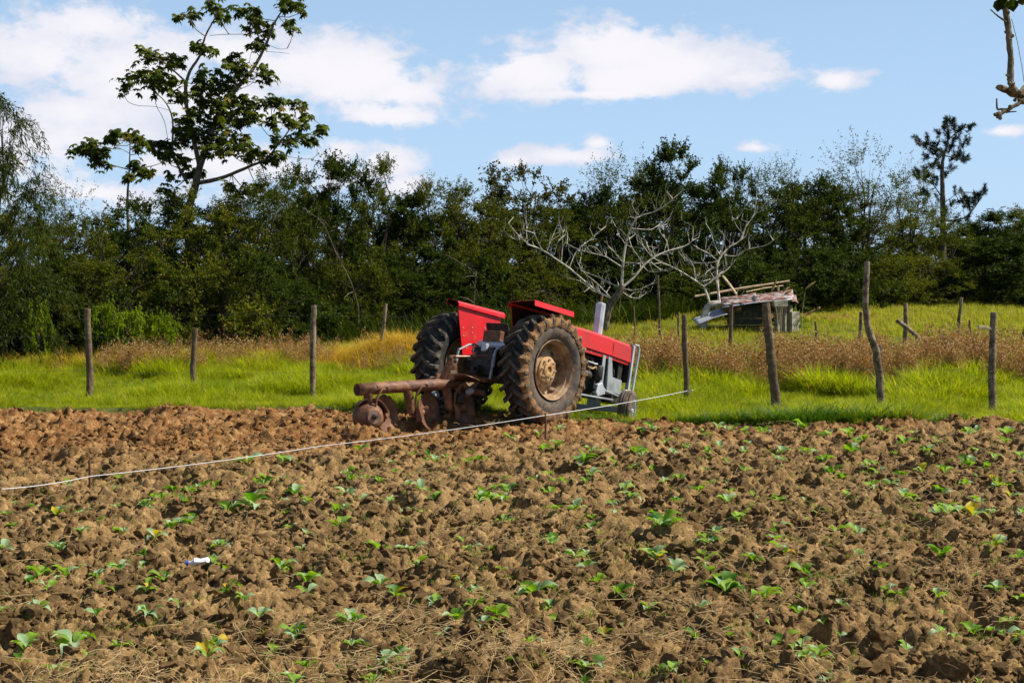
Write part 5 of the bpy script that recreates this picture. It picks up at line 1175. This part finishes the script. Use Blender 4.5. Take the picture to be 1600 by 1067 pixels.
# furrow wheel at the tail
T = Zb(222, 912, -.12); T.z = .185; axw = Vector((.50, -.84, .10)).normalized()
mb = MB(); mb.lathe([(.235, -.16), (.238, -.13), (.175, -.02), (.125, .02), (.118, .045), (.10, .05), (.001, .045)], T, axw, 36); fw = pp(mb, 'furrow_wheel', M['rust'], smooth=True); s = fw.modifiers.new('t', 'SOLIDIFY'); s.thickness = .009; s.offset = -1
mb = MB(); mb.lathe([(.001, 0), (.10, 0), (.108, .012), (.10, .02), (.001, .02)], T + axw * .045, axw, 28); pp(mb, 'wheel_face', M['rustpolish'], fw, smooth=True)
mb = MB(); mb.lathe([(.001, 0), (.04, 0), (.036, .05), (.018, .055), (.018, .09), (.001, .09)], T + axw * .062, axw, 14); pp(mb, 'wheel_hub', M['black'], fw, smooth=True)
mb = MB(); A = Zb(205, 800, .03); mb.tube([A, A.lerp(T, .5) + Vector((-.02, .05, .02)), T - axw * .08], [.05, .045, .05], 10); pp(mb, 'wheel_bracket', M['rust'], smooth=True)
mb = MB(); z = axw; x = z.orthogonal().normalized(); y = z.cross(x); arc = []
up_ = (Vector((0, 0, 1)) - z * z.z).normalized(); sd_ = z.cross(up_)
vs_ = []; 
for k in range(13):
    a = math.pi * (.05 + .72 * k / 12) ; d = up_ * math.sin(a) + sd_ * math.cos(a) * -1
    vs_ += [T + d * .25 - z * .20, T + d * .265 - z * .02]
mb.add(vs_, [(2 * k, 2 * k + 1, 2 * k + 3, 2 * k + 2) for k in range(12)]); o = pp(mb, 'wheel_guard', M['rust'], smooth=True); s = o.modifiers.new('t', 'SOLIDIFY'); s.thickness = .006
# headstock and hitch
h = [Zp(668, 600, 20.35), Zp(735, 448, 20.35), Zp(780, 448, 20.4), Zp(790, 590, 20.4), Zp(765, 640, 20.4), Zp(690, 640, 20.35)]
mb = MB(); n = Vector((.1, -.02, 0)).normalized() * 0 + Vector((.25, -.97, 0)) * .02
mb.add([v + n for v in h] + [v - n for v in h], [tuple(range(6)), tuple(range(11, 5, -1))] + [(i, (i + 1) % 6, 6 + (i + 1) % 6, 6 + i) for i in range(6)]); pp(mb, 'headstock', M['rust'], bevel=.006)
mb = MB(); c = Zp(762, 560, 20.33); mb.box(c, (.085, .012, .045), Euler((0, 0, .25)).to_matrix()); pp(mb, 'data_plate', M['timber'])
for (x, y, d) in ((770, 463, 20.31), (770, 492, 20.31), (740, 475, 20.31)):
    mb = MB(); mb.lathe([(.001, 0), (.022, 0), (.022, .02), (.001, .02)], Zp(x, y, d), (.25, -.97, 0), 8); pp(mb, 'headstock_bolt', M['black'])
mb = MB(); mb.tube([Zp(758, 458, 20.42), Zp(860, 458, 20.62), Zp(985, 455, 20.82)], [.026, .022, .026], 10); mb.lathe([(.001, 0), (.036, 0), (.036, .06), (.001, .06)], Zp(905, 452, 20.7), (0, 0, 1), 10); pp(mb, 'top_link', M['rustpolish'], smooth=True)
mb = MB(); mb.tube([Zp(690, 640, 20.4), Zp(800, 640, 20.5), Zp(880, 690, 20.6), Zp(960, 700, 20.75)], [.07, .065, .05, .045], 10); mb.tube([Zp(780, 600, 20.4), Zp(800, 700, 20.45), Zp(850, 720, 20.5)], .04, 8); pp(mb, 'cross_shaft', M['rust'], smooth=True)
# spare coulter disc lying on the frame, tilted
mb = MB(); c = Zp(850, 602, 20.25); zz = Vector((.12, .30, .95)).normalized(); xx_ = Vector((1, .1, 0)); xx_ = (xx_ - zz * xx_.dot(zz)).normalized(); yy_ = zz.cross(xx_); pol = []
for k in range(28):
    a = 2 * math.pi * k / 28; pol.append(c + xx_ * math.cos(a) * .20 + yy_ * math.sin(a) * .22 + zz * (.02 * math.sin(a * 2)))
mb.add([c + zz * .035] + pol, [(0, 1 + k, 1 + (k + 1) % 28) for k in range(28)]); o = pp(mb, 'mouldboard_disc', M['rustpolish'], smooth=True); s = o.modifiers.new('t', 'SOLIDIFY'); s.thickness = .01
for (x, y, d, r_) in ((640, 715, 20.6, .06), (660, 765, 20.6, .05), (800, 740, 20.3, .07), (870, 690, 20.4, .05)):
    mb = MB(); mb.lathe([(.001, -.05), (r_, -.04), (r_ * 1.1, 0), (r_ * .8, .05), (.001, .05)], Zp(x, y, d), (.7, -.6, .3), 12); pp(mb, 'linkage_joint', M['black'] if y > 720 else M['grey'], smooth=True)

# ------------------------------------------------------------------ cord and stakes
def stake(px, top, foot, label):
    x, y = G(px, foot); z = gz1(x, y); t0 = P(px, top, y); mb = MB(); mb.tube([(0, 0, -.12), (.005, 0, (t0.z - z) * .5), (0, 0, t0.z - z)], [.016, .015, .013], 7, jit=.2); t = mb.build('stake', M['rust'], None, True); t.location = (x, y, z); tag(t, label, 'stake', 'iron stakes carrying the white cord'); return y
y1 = stake(140, 718, 757, 'short rusty stake standing under the cord on the left of the field'); y2 = stake(852, 645, 683, 'short rusty stake holding up the cord in front of the big muddy wheel')
cord = [P(-330, 808, 14.9), P(0, 764, y1 - .6 - .3), P(141, 744, y1 - .012), P(500, 697, (y1 * .48 + y2 * .52)), P(851, 649, y2 - .012), P(1077, 610, 25.55)]
out = []
for i in range(len(cord) - 1):
    for t in np.linspace(0, 1, 8)[:-1]: out.append(cord[i].lerp(cord[i + 1], t) - Vector((0, 0, .02 * 4 * t * (1 - t))) - cord[1])
out.append(cord[-1] - cord[1]); mb = MB(); mb.tube(out, .0048, 6); e_ = out[-1]
mb.tube([e_ + Vector((math.cos(a) * .075, math.sin(a) * .075 + .06, 0)) for a in np.linspace(0, 6.28, 13)], .008, 5, False)
t = mb.build('guide_cord', M['cord'], None, True); t.location = cord[1]; tag(t, 'white cord stretched low across the field from the left to a fence post', 'cord')

# ------------------------------------------------------------------ big clods that can be told apart
clodlist = [(740, 1010, .36, 'dark blocky clod with straw heaped over it, bottom centre of the field'), (640, 960, .30, 'large upright clod casting a dark hollow, left of the straw heap'), (1470, 1040, .30, 'flat broad clod in the bottom right of the field'), (945, 775, .17, 'dark cube-like clod below the front wheel, mid field'),
 (1372, 780, .14, 'rounded dark clod standing alone mid field right'), (1000, 868, .20, 'slanted slab-like clod near the pair of big cabbages'), (355, 965, .24, 'flat-topped clod with a dark side, lower left'), (1345, 905, .22, 'broad dark clod lower right with shadowed face'), (880, 890, .17, 'tilted pale slab of earth in the middle of the field'),
 (60, 975, .28, 'large rounded clod at the lower left edge'), (310, 700, .13, 'pale stone-like clod on the red earth left of the plough'), (810, 815, .18, 'pale clod catching the sun above mid field'), (420, 990, .22, 'lumpy clod below the flat-topped one, lower left'), (1100, 760, .15, 'clod among the seedlings right of centre'),
 (690, 1035, .22, 'rounded clod at the bottom edge left of the straw heap'), (1540, 890, .2, 'clod near the right edge of the field'), (135, 820, .2, 'dark clod beside a yellowing cabbage on the left'), (480, 685, .2, 'dark clod turned up in the furrow left of the plough'), (455, 692, .16, 'smaller dark clod in the furrow left of the plough'),
 (1225, 1000, .22, 'low clod in the lower right half of the field'), (560, 1045, .22, 'broad clod at the bottom edge below the pale leaf'), (1000, 1020, .2, 'crumbly clod right of the blue-green cabbage near the bottom')]
for i, (px, py, s, lab) in enumerate(clodlist):
    x, y = G(px, py); o = bpy.data.objects.new('soil_clod', clod_mesh(60 + i, 4, .8, .55)); col.objects.link(o)
    o.location = (x, y, gz1(x, y) + s * .12); o.rotation_euler = (random.uniform(-.3, .3), random.uniform(-.3, .3), random.uniform(0, 6)); o.scale = (s, s * .85, s); tag(o, lab, 'clod', 'big clods of ploughed earth')

# ------------------------------------------------------------------ young cabbages
def cab_leaf(seed, L=.16, W=.085, curl=.35, up=1.0):
    r_ = random.Random(seed); mb = MB(); n = 6; vs_ = []; 
    ws = [.10, .16, .62, .98, .88, .42, .02]; 
    for i in range(n + 1):
        t = i / n; s = t; x = L * (s * math.cos(up * (1 - .45 * s))); z = L * (s * math.sin(up * (1 - .45 * s))) - curl * L * max(0, s - .55) ** 2 * 1.6
        w = W * .5 * ws[i] * (1 + r_.uniform(-.12, .12)); cup = .35 * w
        vs_ += [(x - (.3 * cup if i > 1 else 0), w * r_.uniform(.9, 1.1), z + cup + r_.uniform(-.05, .05) * W), (x, w * .45, z + cup * .15), (x, 0, z - .06 * w), (x, -w * .45, z + cup * .15), (x - (.3 * cup if i > 1 else 0), -w * r_.uniform(.9, 1.1), z + cup + r_.uniform(-.05, .05) * W)]
    mb.add(vs_, [(5 * i + j, 5 * i + j + 1, 5 * i + 6 + j, 5 * i + 5 + j) for i in range(n) for j in range(4)])
    o = mb.build('leaf', M['cabgreen'], None, True); me = o.data; bpy.data.objects.remove(o); return me
shapes = [cab_leaf(i, L, W, c, u) for i, (L, W, c, u) in enumerate([(.15, .085, .3, 1.25), (.17, .09, .6, 1.05), (.13, .085, .2, 1.4), (.16, .075, .9, .85), (.11, .065, .1, 1.35), (.17, .09, .8, .95), (.14, .07, 1.1, .6), (.12, .08, .4, 1.2)])]
LF = {}
for mn_ in ('cabgreen', 'cabblue', 'cabdeep', 'cabyellow'):
    LF[mn_] = []
    for me in shapes:
        c = me.copy(); c.materials.clear(); c.materials.append(M[mn_]); LF[mn_].append(c)
R1 = "480,235,1 160,320,2 25,352,2 65,298,1 710,248,2 825,238,3 775,260,2 1075,225,3 1160,240,1 1205,275,3 1420,270,3 1425,180,2 625,298,2 660,292,1 600,335,3 480,340,1 345,360,2 375,380,1 405,385,2 265,385,2 755,330,2 770,380,3 790,362,2 700,418,3 510,412,2 55,403,1 930,345,3 970,325,2 1025,345,4 1030,280,2 1170,370,1 1200,405,2 1260,350,2 1395,430,3 230,450,7 245,490,3 335,468,2 10,505,2 635,465,6 905,478,3 315,565,1 160,590,3 130,645,3 395,605,2 495,565,3 590,553,1 670,603,3 875,555,2 935,580,6 1150,560,3 1255,620,3 1255,665,2 415,680,7 610,675,6 605,755,3 735,720,2 395,745,2 940,675,6 1000,685,2 1065,755,2 15,685,2 10,735,2 95,885,3 85,935,5 300,870,4 485,885,2 880,875,7 850,940,7 1215,835,3 1120,905,2 1440,775,3 355,935,1 250,1010,2 1260,960,2 1205,1030,3 1440,870,2 1240,480,1"
R2 = "700,85,2 885,65,2 880,115,3 820,125,2 800,75,2 310,148,1 400,190,2 365,180,1 530,180,2 570,170,2 470,200,1 230,187,1 440,160,1 60,220,2 95,220,1 975,185,4 1050,145,2 1010,135,2 1100,180,1 1185,148,3 1180,215,2 1210,190,1 1250,215,1 1010,225,2 985,260,2 1300,110,2 1330,145,2 1240,70,3 1215,70,2 770,250,2 800,245,1 840,225,1 330,262,1 290,235,1 180,265,2 295,295,2 340,325,2 370,330,1 395,345,2 225,325,2 60,310,3 110,318,1 180,350,6 685,295,3 650,265,6 595,325,3 625,322,3 570,370,3 850,305,2 830,300,1 1140,275,2 1160,315,3 1165,340,2 955,368,3 290,390,3 315,395,2 1090,375,2 870,410,2 1000,433,2 1110,412,1 665,420,2 690,405,2 1230,430,1 35,465,3 180,520,3 345,575,3 380,540,1 540,515,2 510,480,1 630,530,2 860,490,3 980,535,2 945,560,2 1000,600,3 1035,650,2 1280,490,4 1260,565,8 1330,590,3 480,630,6 185,655,3 245,695,6 545,680,2 790,690,4 855,675,2 1120,680,3 1235,740,2 400,735,2 75,790,3 890,805,2 850,770,2 990,880,2 635,865,1 90,880,2 240,970,3 235,1000,2 790,970,7 1000,985,3 990,1040,2 150,1020,2 1060,840,5 1125,805,1 1320,1040,2 690,1010,1 430,850,1"
R3 = "45,72,2 75,120,2 25,148,1 155,105,1 165,145,2 215,120,2 205,70,2 160,65,2 260,65,2 310,70,2 380,62,3 310,145,2 330,110,1 390,150,2 245,175,1 455,140,3 450,180,2 440,215,2 345,225,2 150,190,2 155,215,1 50,240,2 240,250,1 175,262,1 130,285,2 555,150,3 620,175,3 540,65,3 630,75,3 715,70,3 745,105,2 770,100,2 730,140,3 785,190,2 820,185,2 830,220,2 650,222,3 690,240,2 765,245,1 880,262,2 925,237,2 1000,215,6 1030,185,1 1090,215,2 1165,262,2 1185,190,3 1245,200,2 1110,185,1 1035,148,3 1065,110,2 930,105,3 905,145,1 850,68,2 980,75,2 1180,68,3 1215,65,2 1330,68,3 1325,118,2 1225,145,2 1285,170,2 1390,160,3 1350,235,3 1345,310,6 1300,280,7 800,282,3 705,310,6 780,335,1 795,345,2 930,315,3 970,320,1 1075,310,3 1095,360,3 1055,368,2 1225,345,3 1275,382,2 1385,400,2 1100,425,3 1200,430,8 1020,410,1 240,330,3 345,305,1 445,322,2 50,335,2 565,350,2 590,390,1 360,385,6 430,445,3 660,447,2 755,455,3 10,490,3 20,440,2 420,495,3 455,555,7 480,550,2 345,580,3 200,515,2 745,540,2 1075,555,3 1290,500,7 1375,540,2 545,605,3 545,655,2 165,620,2 35,590,2 235,670,4 390,690,3 685,735,2 840,630,2 865,675,2 1200,620,1 1300,675,3 1380,710,2 1060,720,2 1085,765,1 1350,790,2 130,770,2 615,790,1 680,840,1 325,805,1 365,805,1 130,870,3 200,865,2 530,885,2 590,940,3 940,895,2 1070,830,2 1205,835,3 1275,855,2 1325,860,2 1395,870,7 290,955,2 635,1035,2 1130,850,1 1200,1055,1"
pl = []
for s_, k_, ox, oy in ((R1, 2.621, 0, 660), (R2, 2.498, 520, 640), (R3, 2.498, 1040, 640)):
    for it in s_.split():
        a, b, c = it.split(','); pl.append((ox + float(a) / k_, oy + (float(b)) / k_, int(c)))
GC = 'young cabbages planted over the ploughed field'
def where(px, py):
    h_ = 'upper' if py < 760 else ('middle' if py < 900 else 'lower'); return h_
xr_ = random.Random(31)
for _ in range(75): pl.append((xr_.uniform(10, 1590), 690 + 370 * xr_.random() ** 1.3, xr_.choice((1, 1, 2, 2, 3))))
pl = [q for q in pl if not (q[0] < 560 and q[1] < 745 and q[0] * -.15 + 770 > q[1] + 8)]
cr = random.Random(77); seen_ = []; cabs = []
for (px, py, c) in pl:
    if any((px - a) ** 2 + (py - b) ** 2 < 60 for a, b in seen_): continue
    seen_.append((px, py)); x, y = G(px, py + 7)
    yel = c >= 5; big = {1: .62, 2: .82, 3: 1.08, 4: 1.4, 5: .8, 6: .95, 7: 1.15, 8: 1.4}[c]; far = 1 + .35 * (y - 7) / 14
    root = empty('young_cabbage', (x, y, max(gz1(x, y), gz1(x, y - .06) - .02, base_z(x, y) - .05) + .0), (0, 0, cr.uniform(0, 6.28)))
    nl = {1: 3, 2: 5, 3: 7, 4: 9, 5: 3, 6: 5, 7: 7, 8: 9}[c]
    blue = cr.random() < .35
    for i in range(nl):
        mn_ = 'cabblue' if (cr.random() < (.7 if blue else .28)) else ('cabdeep' if cr.random() < .3 else 'cabgreen')
        if yel and i < (2 if c >= 7 else 1): mn_ = 'cabyellow'
        o = bpy.data.objects.new('leaf', cr.choice(LF[mn_])); col.objects.link(o); o.parent = root
        if mn_ == 'cabyellow': o['label'] = 'yellow withering leaf'
        k = big * far * cr.uniform(.6, 1.05) * (.86 + .016 * (y - 7)); o.scale = (k, k * cr.uniform(.8, 1.1), k); o.rotation_euler = (cr.gauss(0, .2), cr.gauss(0, .18), 2.4 * i + cr.gauss(0, .3)); o.location = (0, 0, .0)
    size = {1: 'tiny', 2: 'small', 3: 'well grown', 4: 'very large', 5: 'stunted', 6: 'small', 7: 'well grown', 8: 'very large'}[c]
    size = {1: 'tiny', 2: 'small', 3: 'leafy', 4: 'very large', 5: 'withering', 6: 'small', 7: 'leafy', 8: 'very large'}[c]
    band = next(b for lim, b in ((690, 'at the far edge'), (735, 'far rows'), (780, 'upper field'), (830, 'upper middle field'), (885, 'mid field'), (940, 'lower field'), (1000, 'near rows'), (2000, 'bottom edge')) if py < lim)
    under = min(((20, 'left edge'), (140, 'below the thick dark post'), (225, 'below the bright creepers'), (303, 'below the notched post'), (395, 'left of the round grey post'), (489, 'below the round grey post'), (573, 'below the furrow wheel'), (650, 'below the plough discs'), (725, 'below the headstock'),
                 (790, 'below the plate gap'), (868, 'below the big muddy wheel'), (935, 'below the silver exhaust'), (988, 'below the front wheel'), (1074, 'below the corded post'), (1145, 'below the shed'), (1213, 'below the thick leaning post'), (1295, 'left of the crooked post'), (1375, 'below the crooked post'), (1460, 'right of the crooked post'), (1551, 'below the last right post'), (1598, 'right edge')), key=lambda q: abs(q[0] - px))[1].replace('the plate gap', 'the left tractor fender')
    col_ = ('blue-green ' if blue else 'green ') + ('yellow-leaved ' if yel else '')
    tag(root, f"{size} {col_}cabbage, {band}, {under}", 'cabbage', GC); cabs.append((root, px, py))
same = {}
for r_, px, py in cabs: same.setdefault(r_['label'], []).append((px, py, r_))
for lab, g in same.items():
    if len(g) < 2: continue
    dx_ = max(q[0] for q in g) - min(q[0] for q in g); dy_ = max(q[1] for q in g) - min(q[1] for q in g)
    g.sort(key=lambda q: q[0] if dx_ > dy_ else -q[1])
    nm = (('left', 'right') if dx_ > dy_ else ('nearer', 'farther')) if len(g) == 2 else (('leftmost', 'middle', 'rightmost') if dx_ > dy_ else ('nearest', 'middle', 'farthest'))
    for i, q in enumerate(g): q[2]['label'] = lab + ', ' + (nm[i] if len(g) <= 3 else ('first', 'second', 'third', 'fourth', 'fifth', 'sixth', 'seventh')[min(i, 6)] + (' from left' if dx_ > dy_ else ' from front')) + ' one'

# ------------------------------------------------------------------ crushed plastic bottle
x, y = G(310, 872); root = empty('plastic_bottle', (x, y, float(gz(np.linspace(x - .09, x + .09, 9), np.full(9, y - .03)).max()) + .035), (0, 0, .1)); tag(root, 'crushed white plastic bottle with a blue cap lying on the soil', 'bottle')
mb = MB(); random.seed(1); mb.tube([(-.075, 0, 0), (-.055, 0, 0), (-.03, 0, .006), (.02, .004, .002), (.07, .0, .008), (.085, 0, .006)], [.014, .018, .036, .030, .036, .022], 12, True, .25); mb.build('bottle_body', M['white'], root, True)
mb = MB(); mb.tube([(-.098, 0, 0), (-.078, 0, 0)], .018, 12); mb.build('cap', M['blue'], root, True)
